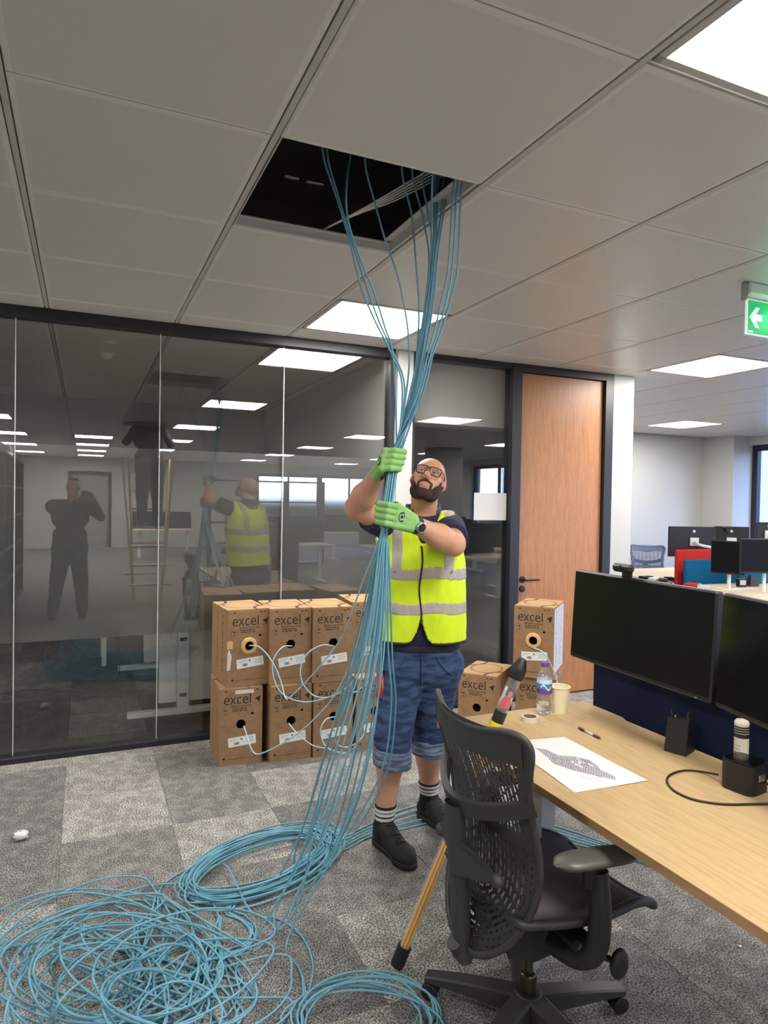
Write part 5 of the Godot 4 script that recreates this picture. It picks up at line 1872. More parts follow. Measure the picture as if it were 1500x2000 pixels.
	for s in [-1.0, 1.0]:
		var brace_clip := func(p: Vector3, d: float) -> float:
			var e: float = vest_clip.call(p, d)
			var x: float = (p - vo).dot(lat) - 0.115 * s - 0.012
			return maxf(e, maxf(absf(x) - 0.025, 1.27 - p.y))
		part(o, "shoulder_band", nets(flare, 0.03, 0.0085, 0.0205, brace_clip, null, 0.012).mesh(), band_m)
	var bind_clip := func(p: Vector3, d: float) -> float:
		var x := (p - vo).dot(lat)
		var z := (p - vo).dot(front)
		d += 0.006 * vest_noise.get_noise_3d(x * 1.6, p.y * 0.8, z * 1.6)
		return maxf(d, absf(p.y - hem.call(x, z)) - 0.006 - (0.004 if absf(x - 0.006) < 0.03 else 0.0))
	part(o, "vest_binding", nets([flare[0], flare[1], flare[2]], 0.03, 0.0075, 0.0205, bind_clip, null, 0.012).mesh(), mat("binding", rgb(40, 38, 42), 0.8))
	var zip := []
	for k in 16:
		var y := 1.40 - 0.33 * k / 15.0
		var p := vo + lat * (0.010 + 0.006 * sin(k * 0.55)) + up * (y - vo.y)
		# march out to the vest's face
		var r := 0.06
		while r < 0.2 and field_of(p + front * r, flare, 0.03) - 0.0185 + 0.006 * vest_noise.get_noise_3d((p - vo).dot(lat) * 1.6, y * 0.8, r * 1.6) < 0.0:
			r += 0.002
		zip.append(p + front * r)
	part(o, "zip", MB.new().tube(smooth_path(zip, 0.015), 0.0042, 6).mesh(), M.binding)
	# jeans, rolled at the knee
	var denim := mat("denim", rgb(62, 84, 120), 0.9)
	denim = tri(denim, Vector3(1.6, 5.0, 1.6))
	denim.albedo_texture = noise_tex(31, 0.02, [[0.25, 0.5, 0.75], [Color(0.62, 0.64, 0.70), Color(0.85, 0.86, 0.90), Color(1.0, 1.0, 1.0)]], 256, 4)
	var legs := [[hip_r, hip_l, 0.108, 0.108], [waist - lat * 0.055 - up * 0.06, waist + lat * 0.055 - up * 0.06, 0.108, 0.108], [hip_r, kn_r, 0.100, 0.074], [hip_l, kn_l, 0.100, 0.074], [kn_r, kn_r - up * 0.14, 0.072, 0.074], [kn_l, kn_l - up * 0.14, 0.072, 0.074]]
	var jn := FastNoiseLite.new()
	jn.seed = 6
	jn.frequency = 8.0
	var jeans_clip := func(p: Vector3, d: float) -> float:
		d += 0.006 * jn.get_noise_3d(p.x, p.y * 2.6, p.z)
		return maxf(d, maxf(p.y - 0.955, 0.425 - p.y))
	part(o, "jeans", nets(legs, 0.028, 0.0095, 0.008, jeans_clip, null, 0.008).mesh(), denim)
	var cuff_m := mat("denim_inside", rgb(122, 134, 154), 0.9)
	cuff_m = tri(cuff_m, Vector3(1.6, 9.0, 1.6))
	cuff_m.albedo_texture = denim.albedo_texture
	for q in [[kn_r, 0.402, 0.485], [kn_l, 0.395, 0.475]]:
		var kc: Vector3 = q[0]
		var y0: float = q[1]
		var y1: float = q[2]
		var cuff_clip := func(p: Vector3, d: float) -> float:
			d += 0.004 * jn.get_noise_3d(p.x * 1.5, p.y * 7.0, p.z * 1.5)
			var tl := (p - kc).dot(lat) * 0.10
			return maxf(d, maxf(p.y - y1 + tl, y0 - p.y - tl))
		part(o, "rolled_cuff", nets([[kc + up * 0.05, kc - up * 0.15, 0.074, 0.075]], 0.02, 0.008, 0.014, cuff_clip, null, 0.006).mesh(), cuff_m)
	var belt_clip := func(p: Vector3, d: float) -> float: return maxf(d, absf(p.y - 0.938) - 0.018)
	part(o, "belt", nets([legs[0], legs[1]], 0.028, 0.0085, 0.015, belt_clip).mesh(), mat("belt_navy", rgb(30, 30, 48), 0.7))
	# fly seam and pocket edges
	var fly := []
	var pock := [[], []]
	for k in 9:
		fly.append(on_surface(hip_r.lerp(hip_l, 0.52) + up * (0.075 - 0.018 * k), front, legs, 0.028, 0.011))
		for s in 2:
			var t := k / 8.0
			var p0 := hip_r.lerp(hip_l, 0.5) + lat * (0.105 - 0.035 * cos(t * 1.5)) * (1.0 if s else -1.0) * (1.0 + 0.35 * t) + up * (0.07 - 0.09 * t)
			pock[s].append(on_surface(p0, front, legs, 0.028, 0.010))
	part(o, "fly_seam", MB.new().tube(smooth_path(fly, 0.02), 0.0035, 6).mesh(), denim)
	for s in 2:
		part(o, "pocket_edge", MB.new().tube(smooth_path(pock[s], 0.02), 0.003, 6).mesh(), denim)
	# socks with three stripes
	for q in [[kn_r, an_r, 0.208], [kn_l, an_l, 0.215]]:
		var top: float = q[2]
		var sock_clip := func(p: Vector3, d: float) -> float: return maxf(d, maxf(p.y - top, 0.05 - p.y))
		var sock_tint := func(p: Vector3) -> Color:
			var t: float = (top - 0.012 - p.y) / 0.020
			return lin(214, 214, 214) if t > 0.0 and t < 2.7 and t - floor(t) < 0.62 else lin(24, 22, 26)
		var kc: Vector3 = q[0]
		var ac: Vector3 = q[1]
		var sb := [[kc.lerp(ac, 0.3) - front * 0.014, ac, 0.060, 0.038], [ac, ac - up * 0.04, 0.038, 0.036]]
		part(o, "sock", nets(sb, 0.02, 0.0045, 0.004, sock_clip, sock_tint).mesh(), skin_tinted("sock_knit", 0.95))
		# trefoil-like leaf mark under the stripes
		var f := (EYE - ac)
		f = Vector3(f.x, 0, f.z).normalized()
		var mk := MB.new()
		for w in [-0.55, 0.0, 0.55]:
			mk.ball(ac + up * 0.047 + f * 0.0435 + lat * 0.010 * w * 1.6, Vector3(0.0042, 0.0085, 0.002), 10, 6, Basis(f, -w))
		part(o, "sock_mark", mk.mesh(), M.white_plastic)
	# trainers
	var shoe_m := mat("shoe_black", rgb(30, 28, 28), 0.7)
	for q in [[Vector3(1.272, 0, -2.835), Vector3(1.306, 0, -2.575), an_r], [Vector3(1.585, 0, -3.00), Vector3(1.628, 0, -2.745), an_l]]:
		var a: Vector3 = q[0]
		var b: Vector3 = q[1]
		var an: Vector3 = q[2]
		var d := (b - a).normalized()
		var w := d.cross(up)
		var up_b := [[a + up * 0.052, an + up * 0.005 - d * 0.01, 0.036, 0.041], [a + up * 0.050 + d * 0.01, b - d * 0.055 + up * 0.044, 0.036, 0.038], [b - d * 0.055 + up * 0.044 - w * 0.012, b - d * 0.028 + up * 0.040 - w * 0.006, 0.033, 0.028], [b - d * 0.07 + up * 0.044 + w * 0.014, b - d * 0.030 + up * 0.040 + w * 0.006, 0.032, 0.028], [an + up * 0.012 + d * 0.02, b - d * 0.10 + up * 0.055, 0.040, 0.034]]
		var shoe_clip := func(p: Vector3, e: float) -> float: return maxf(e, maxf(0.026 - p.y, p.y - 0.140 - 0.25 * maxf(0.0, (an - p).dot(d))))
		var sh := part(o, "trainer", nets(up_b, 0.02, 0.0055, 0.002, shoe_clip).mesh(), shoe_m)
		var sole_b := []
		for e in up_b.slice(1, 4):
			sole_b.append([Vector3(e[0].x, 0.02, e[0].z), Vector3(e[1].x, 0.02, e[1].z), e[2] + 0.006, e[3] + 0.006])
		sole_b.append([Vector3(a.x, 0.02, a.z), Vector3(a.x, 0.02, a.z) + d * 0.05, 0.040, 0.040])
		var sole_clip := func(p: Vector3, e: float) -> float: return maxf(e, maxf(p.y - 0.030, 0.001 - p.y))
		part(sh, "sole", nets(sole_b, 0.02, 0.006, 0.0, sole_clip).mesh(), mat("sole_black", rgb(24, 23, 23), 0.6))
		for k in 5:
			var m0 := an + d * (0.062 + 0.021 * k)
			var arc := []
			for j in 7:
				var s := -1.0 + j / 3.0
				var p := m0 + w * s * 0.028 * (1.0 - 0.05 * k) + d * 0.006 * s * (1 if k % 2 else -1)
				p.y = 0.03
				var h := 0.03
				while h < 0.16 and field_of(Vector3(p.x, h, p.z), up_b, 0.02) - 0.002 < 0.0:
					h += 0.002
				arc.append(Vector3(p.x, h + 0.001, p.z))
			part(sh, "lace", MB.new().tube(smooth_path(arc, 0.008), 0.0032, 6).mesh(), M.black_plastic)
	# knit gloves, open at the thumb and first fingertip
	var gk := 0
	for h in [[hand_u, wr_r, el_r, grip_u, ew_u, ef_u, ax_u], [hand_l, wr_l, el_l, grip_l, ew_l, ef_l, ax_l]]:
		var wrist: Vector3 = h[1]
		var elbow: Vector3 = h[2]
		var gc: Vector3 = h[3]
		var ew: Vector3 = h[4]
		var ef: Vector3 = h[5]
		var au: Vector3 = h[6]
		var tips: Array = h[0].tips
		var cuff := wrist.lerp(elbow, 0.02)
		var gb: Array = h[0].bones.duplicate()
		gb.append([wrist, wrist.lerp(elbow, 0.10), 0.030, 0.036])
		var glove_clip := func(p: Vector3, d: float) -> float:
			for k in [0, 4]:
				var t0: Vector3 = tips[k][0]
				var t1: Vector3 = tips[k][1]
				if p.distance_to(t1) < 0.03:
					d = maxf(d, (p - t0.lerp(t1, 0.30)).dot((t1 - t0).normalized()))
			return maxf(d, (p - cuff).dot((elbow - wrist).normalized()))
		var logo: Vector3 = gc + ew * 0.062 + ef * 0.045
		var glove_tint := func(p: Vector3) -> Color:
			var q := p - logo
			var e := Vector2(q.dot(ew) / 0.013, q.dot(au) / 0.020)
			if (p - gc).dot(ef) > 0.02 and e.length() < 1.0:
				return lin(28, 30, 28) if absf(e.length() - 0.55) > 0.16 else lin(150, 176, 140)
			if (p - gc).dot(ef) < -0.004 and (p - gc).dot(ew) < 0.055:
				return lin(30, 32, 30)
			return lin(136, 184, 110)
		part(o, "glove", nets(gb, 0.0045, 0.0032, 0.0018, glove_clip, glove_tint).mesh(), skin_tinted("glove_knit", 0.9))
		gk += 1
	# wrist watch on his left arm
	var wa := (el_l - wr_l).normalized()
	var wc := wr_l + wa * 0.016
	var wf := (EYE - wc)
	wf = (wf - wa * wf.dot(wa)).normalized()
	var wy := wf
	var WB := Basis(wa, wy, wa.cross(wy))
	var strap := PackedVector3Array()
	for k in 25:
		var q := TAU * k / 24
		strap.append(wc + (WB.y * cos(q) + WB.z * sin(q)) * 0.0375)
	var sm := MB.new()
	var srows := []
	for e in [-1.0, 1.0]:
		var row := []
		for k in 24:
			row.append(strap[k] + wa * 0.0105 * e)
		srows.append(row)
	var wt := part(o, "wrist_watch", sm.sheet(srows, true, 0.003).mesh(), M.black_plastic)
	part(wt, "case", MB.new().lathe([[0.021, 0.0], [0.0225, 0.003], [0.0225, 0.010], [0.019, 0.012], [0.019, 0.012], [0.018, 0.0105]], 28, Transform3D(WB, wc + WB.y * 0.034)).mesh(), M.silver)
	part(wt, "dial", MB.new().lathe([[0.0, 0.0105], [0.0185, 0.0105]], 28, Transform3D(WB, wc + WB.y * 0.034)).mesh(), mat("dial_dark", rgb(46, 46, 50), 0.25))
	for k in 12:
		var q := TAU * k / 12
		part(wt, "hour_mark", bx(Vector3.ZERO, Vector3(0.0014, 0.0006, 0.0042)), M.silver, Transform3D(WB * Basis(Vector3.UP, q), wc + WB.y * 0.0449 + WB * (Basis(Vector3.UP, q) * Vector3(0, 0, 0.0145))))
	for q in [0.6, 2.4]:
		part(wt, "watch_hand", bx(Vector3(0, 0, 0.005), Vector3(0.0012, 0.0006, 0.011)), M.silver, Transform3D(WB * Basis(Vector3.UP, q), wc + WB.y * 0.0452))
	# pliers in the side pocket
	var pl := thing("pliers", "pair of pliers with red and orange handles in the man's pocket", "pliers", P(742, 1330, 3.04))
	var grip_m := mat("grip_red", rgb(206, 44, 40), 0.5)
	var px := lat
	for s in [-1.0, 1.0]:
		part(pl, "handle", MB.new().tube(smooth_path([px * 0.004 * s + up * 0.035, px * 0.012 * s + up * 0.01, px * 0.013 * s - up * 0.03, px * 0.008 * s - up * 0.075], 0.01), 0.008, 10).mesh(), grip_m)
		part(pl, "grip_stripe", MB.new().tube(smooth_path([px * 0.012 * s + up * 0.01 + front * 0.006, px * 0.013 * s - up * 0.03 + front * 0.006], 0.01), 0.004, 6).mesh(), mat("grip_orange", rgb(240, 130, 40), 0.5))
		part(pl, "jaw", MB.new().tube(smooth_path([px * 0.004 * s + up * 0.035, px * 0.009 * s + up * 0.055, px * 0.003 * s + up * 0.085], 0.01), 0.005, 8, true).mesh(), M.silver)

func on_surface(p: Vector3, dir: Vector3, bones: Array, k: float, offset: float) -> Vector3:
	var r := 0.0
	while r < 0.3 and field_of(p + dir * r, bones, k) - offset < 0.0:
		r += 0.003
	return p + dir * r

func skin_tinted(called: String, rough: float) -> StandardMaterial3D:
	if not M.has(called):
		var m := mat(called, Color.WHITE, rough)
		m.vertex_color_use_as_albedo = true
	return M[called]

# ---------------------------------------------------------------- cables
func floor_loop(c: Vector2, a: float, b: float, rot: float, start: float, turns: float, h0: float, lift: float, ph: float, r: RandomNumberGenerator) -> Array:
	# part of a lying coil: an ellipse seen in the picture, mapped to the floor at its height
	var out := []
	var cnt := int(ceil(12.0 * absf(turns)))
	for k in cnt + 1:
		var q := start + TAU * turns * k / cnt
		var grow := 1.0 + 0.06 * sin(q * 2.0 + ph) + r.randf_range(-0.012, 0.012)
		var e := Vector2(cos(q) * a * grow, sin(q) * b * grow).rotated(rot)
		var h := maxf(0.004, h0 + lift * maxf(0.0, sin(q * 1.0 + ph)))
		out.append(on_y(c.x + e.x, c.y + e.y, h))
	return out

func _cables() -> void:
	var r := RandomNumberGenerator.new()
	r.seed = 21
	var tops := [
		[[630, 294], [657, 384], [682, 467], [705, 560], [735, 632], [764, 690], [786, 755]],
		[[639, 296], [661, 384], [686, 467], [716, 560], [742, 632], [767, 686], [791, 760]],
		[[684, 307], [677, 362], [680, 431], [709, 520], [727, 560], [752, 640], [768, 700]],
		[[713, 314], [734, 402], [754, 474], [776, 535], [790, 600], [798, 660], [798, 730]],
		[[785, 331], [804, 420], [813, 520], [818, 590], [817, 650], [812, 720], [802, 790]],
		[[805, 336], [824, 416], [838, 499], [832, 580], [822, 650], [812, 715], [800, 790]],
		[[825, 341], [837, 420], [844, 474], [842, 560], [832, 630], [818, 700], [804, 780]],
		[[847, 345], [848, 420], [845, 510], [836, 580], [828, 640], [815, 710], [803, 775]],
		[[852, 346], [851, 420], [848, 510], [841, 580], [831, 645], [821, 705], [806, 780]],
		[[857, 347], [854, 420], [851, 510], [845, 580], [836, 640], [824, 706], [809, 780]],
		[[867, 349], [862, 410], [850, 500], [843, 570], [833, 640], [823, 705], [808, 785]],
		[[876, 352], [868, 405], [856, 490], [850, 560], [841, 630], [828, 700], [810, 790]],
		[[887, 354], [886, 372], [877, 510], [868, 565], [850, 640], [836, 690], [815, 770]],
		[[894, 355], [893, 374], [885, 510], [877, 565], [858, 640], [842, 690], [819, 775]],
		[[902, 357], [902, 374], [895, 510], [885, 568], [864, 640], [846, 690], [822, 780]],
		[[845, 345], [846, 420], [842, 515], [834, 590], [824, 650], [813, 712], [800, 770]],
	]
	# where each runs below the hands: picture points down to the floor
	var falls := [
		[[738, 1060], [700, 1230], [650, 1420], [610, 1560], [575, 1690]],
		[[741, 1060], [706, 1230], [660, 1420], [622, 1560], [583, 1700]],
		[[744, 1060], [712, 1240], [668, 1420], [630, 1560], [590, 1690]],
		[[742, 1060], [716, 1250], [660, 1450], [600, 1640], [535, 1800]],
		[[746, 1060], [722, 1250], [672, 1450], [612, 1640], [545, 1815]],
		[[747, 1060], [727, 1250], [684, 1450], [640, 1600], [575, 1760]],
		[[748, 1060], [732, 1260], [700, 1440], [668, 1580], [640, 1665]],
		[[750, 1060], [737, 1260], [712, 1440], [680, 1580], [645, 1672]],
		[[752, 1060], [742, 1260], [722, 1440], [700, 1560], [652, 1665]],
		[[753, 1060], [745, 1270], [730, 1430], [690, 1580], [600, 1740]],
		[[755, 1060], [750, 1270], [716, 1480], [650, 1670], [560, 1840]],
		[[757, 1060], [758, 1260], [764, 1380], [740, 1520], [640, 1690]],
		[[758, 1060], [766, 1280], [772, 1390], [748, 1530], [655, 1680]],
		[[751, 1060], [740, 1250], [700, 1440], [620, 1660], [520, 1840]],
		[[749, 1060], [730, 1250], [690, 1440], [605, 1650], [500, 1830]],
		[[740, 1060], [704, 1260], [640, 1450], [590, 1620], [545, 1720]],
	]
	var grip_u := P(769, 901, 2.66)
	var grip_l := P(754, 1004, 2.62)
	var n := tops.size()
	for k in n:
		var pts := []
		var t: Array = tops[k]
		var cross := on_y(t[1][0], t[1][1], CEIL)
		var dep0 := -(VIEW.inverse() * (cross - EYE)).z
		var v0 := on_y(t[0][0], t[0][1], CEIL + 0.13 if k < 12 else CEIL + 0.03)
		pts.append(v0 + Vector3(0.02, 0.32, 0.30))
		pts.append(v0 + Vector3(0.0, 0.12, 0.06))
		pts.append(v0)
		if k < 12:
			pts.append(cross)
		for j in range(2, t.size()):
			var f: float = (t[j][1] - t[1][1]) / (880.0 - t[1][1])
			pts.append(P(t[j][0], t[j][1], lerpf(dep0, 2.655, clampf(f, 0, 1)) + 0.012 * sin(k * 2.4)))
		# through both fists: packed in a round bundle
		var q := TAU * k * 0.381966
		var rr := 0.0205 * sqrt((k + 0.5) / n)
		var off := VIEW.x * cos(q) * rr + VIEW.z * sin(q) * rr
		pts.append(P(775, 880, 2.66) + off)
		pts.append(grip_u + off)
		pts.append(P(762, 950, 2.64) + off)
		pts.append(grip_l + off)
		pts.append(P(751, 1030, 2.62) + off * 0.9)
		var f: Array = falls[k]
		var land := on_y(f[-1][0], f[-1][1], 0.012)
		var dl := -(VIEW.inverse() * (land - EYE)).z
		for j in f.size() - 1:
			var g: float = (f[j][1] - 1030.0) / (f[-1][1] - 1030.0)
			pts.append(P(f[j][0], f[j][1], lerpf(2.62, dl, pow(g, 1.3))))
		pts.append(land)
		# coils on the floor
		var kind := "blue data cable from the ceiling through the man's hands to the big tangled coil"
		if k in [6, 7, 8, 11, 12]:
			kind = "blue data cable from the ceiling through the man's hands to the coil by his feet"
			for j in 3:
				var c := Vector2(505 + r.randf_range(-14, 14), 1688 + r.randf_range(-12, 12))
				pts.append_array(floor_loop(c, r.randf_range(140, 170), r.randf_range(34, 58), -0.30 + r.randf_range(-0.05, 0.05), 0.2 if j == 0 else -0.1, 1.0, 0.006 + 0.009 * j + 0.003 * (k % 4), r.randf_range(0.0, 0.035), 4.2, r))
			# the run past his feet to the reels
			var e: float = {6: -11.0, 7: -5.0, 8: 1.0, 11: 7.0, 12: 13.0}[k]
			for g in [[665, 1648 + e], [720, 1622 + e], [775, 1602 + e * 1.5], [830, 1588 + e * 1.6], [900, 1580 + e], [1000, 1600 + e], [1110, 1632 + e], [1215, 1664 + e * 0.6], [1330, 1700 + e]]:
				pts.append(on_y(g[0], g[1], 0.006 + 0.004 * (k % 3)))
		elif k in [3, 10]:
			kind = "blue data cable from the ceiling through the man's hands to the coil beside the chair"
			pts.append(on_y(590, 1905, 0.006))
			for j in 4:
				var c := Vector2(712 + r.randf_range(-18, 18), 1985 + r.randf_range(-14, 20))
				pts.append_array(floor_loop(c, r.randf_range(120, 150), r.randf_range(60, 92), 0.08 + r.randf_range(-0.1, 0.1), 2.6, 1.0, 0.006 + 0.006 * j, r.randf_range(0.02, 0.08), 3.4, r))
		else:
			var m := 4 if k % 2 else 5
			if k in [0, 1, 2, 9, 15]:
				# first a turn in the long coil, then the S-bend down to the big one
				pts.append_array(floor_loop(Vector2(500 + r.randf_range(-16, 16), 1690 + r.randf_range(-10, 10)), r.randf_range(130, 165), r.randf_range(36, 60), -0.28, 0.4, 1.0, 0.008 + 0.004 * k, r.randf_range(0.0, 0.03), 4.0, r))
				for g in [[455, 1765], [470, 1790], [495, 1815], [488, 1845], [440, 1862]]:
					pts.append(on_y(g[0] + r.randf_range(-8, 8), g[1] + r.randf_range(-6, 6), 0.006))
				m -= 1
			for j in m:
				# open arches at the rim, tighter turns heaped over one another in the middle
				var c := Vector2(215 + r.randf_range(-130, 190), 1922 + r.randf_range(-62, 66))
				var lift := r.randf_range(0.0, 0.05) if r.randf() < 0.5 else r.randf_range(0.08, 0.24)
				var big := r.randf() < 0.62
				pts.append_array(floor_loop(c, r.randf_range(170, 260) if big else r.randf_range(80, 150), r.randf_range(84, 140) if big else r.randf_range(44, 84), r.randf_range(-0.6, 0.5), r.randf_range(-1.2, 0.6), r.randf_range(0.8, 1.2), 0.006 + 0.012 * j, lift, r.randf_range(3.4, 5.2), r))
			if k % 3 == 0:
				for g in [[60, 1850], [-20, 1835 + r.randf_range(-20, 20)], [-140, 1830], [-240, 1860]]:
					pts.append(on_y(g[0], g[1], 0.02))
		solo("data_cable", kind, "cable", MB.new().tube(smooth_path(pts, 0.035), 0.0037, 7).mesh(), M.cable_blue, Transform3D(), "blue data cables")
	# one odd loop lying alone on the carpet
	solo("data_cable", "single blue data cable curving alone over the carpet between the coils", "cable", MB.new().tube(smooth_path([on_y(318, 1790, 0.005), on_y(310, 1745, 0.005), on_y(335, 1715, 0.005), on_y(385, 1692, 0.02), on_y(440, 1690, 0.03), on_y(490, 1780, 0.03), on_y(545, 1795, 0.005), on_y(590, 1830, 0.005), on_y(611, 1885, 0.005), on_y(600, 1950, 0.005)], 0.02), 0.0037, 7).mesh(), M.cable_blue, Transform3D(), "blue data cables")
	# pale tails out of the boxes
	var z0 := 3.97
	var tails := [
		["pale data cable from the torn box with a pale ring up to the bundle", [[487, 1261, 4.02], [503, 1262, 3.90], [520, 1276, 3.86], [537, 1302, 3.84], [549, 1332, 3.82], [557, 1362, 3.78], [566, 1362, 3.74], [604, 1325, 3.55], [647, 1274, 3.3], [674, 1231, 3.1], [707, 1140, 2.85], [738, 1062, 2.65], [752, 1010, 2.63]]],
		["pale data cable drooping from the second top box of the stack", [[570, 1262, 4.0], [553, 1263, 3.90], [538, 1280, 3.87], [532, 1300, 3.86], [537, 1332, 3.85], [555, 1358, 3.84], [592, 1371, 3.80], [632, 1365, 3.70], [662, 1350, 3.5], [690, 1310, 3.2], [715, 1240, 2.95], [742, 1070, 2.66], [753, 1010, 2.63]]],
		["pale data cable looping wide from the sunken third top box", [[652, 1262, 4.0], [630, 1260, 3.88], [603, 1274, 3.84], [588, 1300, 3.82], [590, 1332, 3.81], [612, 1358, 3.80], [640, 1362, 3.75], [668, 1350, 3.6], [694, 1320, 3.3], [725, 1220, 2.95], [745, 1070, 2.66], [754, 1010, 2.63]]],
		["pale data cable hanging low from the bottom left worn box", [[476, 1418, 4.0], [482, 1436, 3.92], [488, 1456, 3.88], [497, 1471, 3.86], [515, 1470, 3.84], [568, 1442, 3.75], [616, 1402, 3.6], [659, 1349, 3.4], [700, 1250, 3.0], [740, 1075, 2.66], [753, 1010, 2.63]]],
		["pale data cable crossing the second bottom box", [[564, 1413, 4.0], [582, 1434, 3.9], [611, 1456, 3.86], [640, 1462, 3.82], [664, 1469, 3.75], [690, 1462, 3.6], [712, 1400, 3.3], [735, 1250, 2.9], [749, 1070, 2.66], [755, 1010, 2.63]]],
		["pale data cable looping in front of the third bottom box", [[658, 1399, 4.0], [636, 1406, 3.88], [626, 1428, 3.85], [635, 1456, 3.82], [659, 1470, 3.78], [684, 1468, 3.7], [706, 1430, 3.5], [728, 1330, 3.2], [746, 1120, 2.75], [754, 1010, 2.63]]],
		["pale data cable curling from the bottom right box behind the hanging bundle", [[714, 1397, 4.0], [718, 1411, 3.9], [707, 1440, 3.86], [690, 1455, 3.84], [669, 1459, 3.8], [655, 1440, 3.7], [680, 1360, 3.4], [720, 1230, 3.0], [747, 1075, 2.67], [753, 1010, 2.63]]],
		["pale data cable falling from the top right set-back box", [[730, 1262, 4.1], [732, 1275, 3.98], [731, 1308, 3.94], [719, 1332, 3.92], [698, 1349, 3.9], [690, 1352, 3.88], [672, 1340, 3.7], [692, 1280, 3.3], [732, 1120, 2.8], [750, 1012, 2.63]]],
		["short pale data cable hanging from the box with a white side by the door", [[1043, 1266, 3.95], [1062, 1275, 3.86], [1077, 1300, 3.86], [1088, 1330, 3.86], [1094, 1370, 3.86]]],
	]
	for t in tails:
		var pts := []
		for p in t[1]:
			pts.append(P(p[0], p[1], p[2]))
		solo("box_cable", t[0], "cable", MB.new().tube(smooth_path(pts, 0.025), 0.0036, 7).mesh(), M.cable_pale, Transform3D(), "pale data cables out of the boxes")

# ---------------------------------------------------------------- the office beyond the door, seen at the right
func far_monitor(label: String, at: Vector3, turn: float, w: float, h: float, shows_back: bool) -> void:
	var o := thing("far_monitor", label, "monitor", at, turn, "monitors in the far office")
	part(o, "casing", bx(Vector3(0, 0, 0), Vector3(w, h, 0.03), 0.006), M.black_plastic)
	part(o, "screen", bx(Vector3(0, 0.004, -0.0155), Vector3(w - 0.02, h - 0.03, 0.002)), M.dark_screen)
	if shows_back:
		part(o, "mount_plate", bx(Vector3(0, 0.0, 0.025), Vector3(0.11, 0.10, 0.02), 0.006), M.white_paint)
		part(o, "maker_badge", MB.new().lathe([[0.0, 0.002], [0.016, 0.001], [0.018, 0.0]], 16, Transform3D(Basis(Vector3.RIGHT, PI / 2), Vector3(0, h * 0.34, 0.0155))).mesh(), M.silver)
		part(o, "arm", MB.new().tube(smooth_path([Vector3(0, 0, 0.035), Vector3(0.02, -0.03, 0.09), Vector3(0.18, -0.06, 0.10), Vector3(0.30, -0.06, 0.06)], 0.03), 0.018, 10).mesh(), M.white_paint)
		part(o, "arm_post", MB.new().tube(PackedVector3Array([Vector3(0.30, -0.06, 0.06), Vector3(0.30, 0.7315 - at.y, 0.06)]), 0.02, 10).mesh(), M.white_paint)
	else:
		part(o, "arm_post", MB.new().tube(PackedVector3Array([Vector3(0, -h * 0.2, 0.05), Vector3(0, 0.7315 - at.y, 0.05)]), 0.018, 10).mesh(), M.white_paint)
		part(o, "mount_plate", bx(Vector3(0, -0.02, 0.03), Vector3(0.1, 0.1, 0.03), 0.004), M.white_paint)

func far_desk(label: String, a: Vector3, b: Vector3) -> void:
	var o := thing("far_desk", label, "desk", Vector3(a.x, 0, a.z), 0.0, "desks in the far office")
	var w := b.x - a.x
	var d := b.z - a.z
	part(o, "table_top", span(Vector3(0, 0.705, 0), Vector3(w, 0.73, d), 0.003), M.maple_pale)
	for s in [[0.06, 0.06], [w - 0.06, 0.06], [0.06, d - 0.06], [w - 0.06, d - 0.06]]:
		part(o, "leg", bx(Vector3(s[0], 0.352, s[1]), Vector3(0.06, 0.705, 0.06), 0.005), M.white_paint)

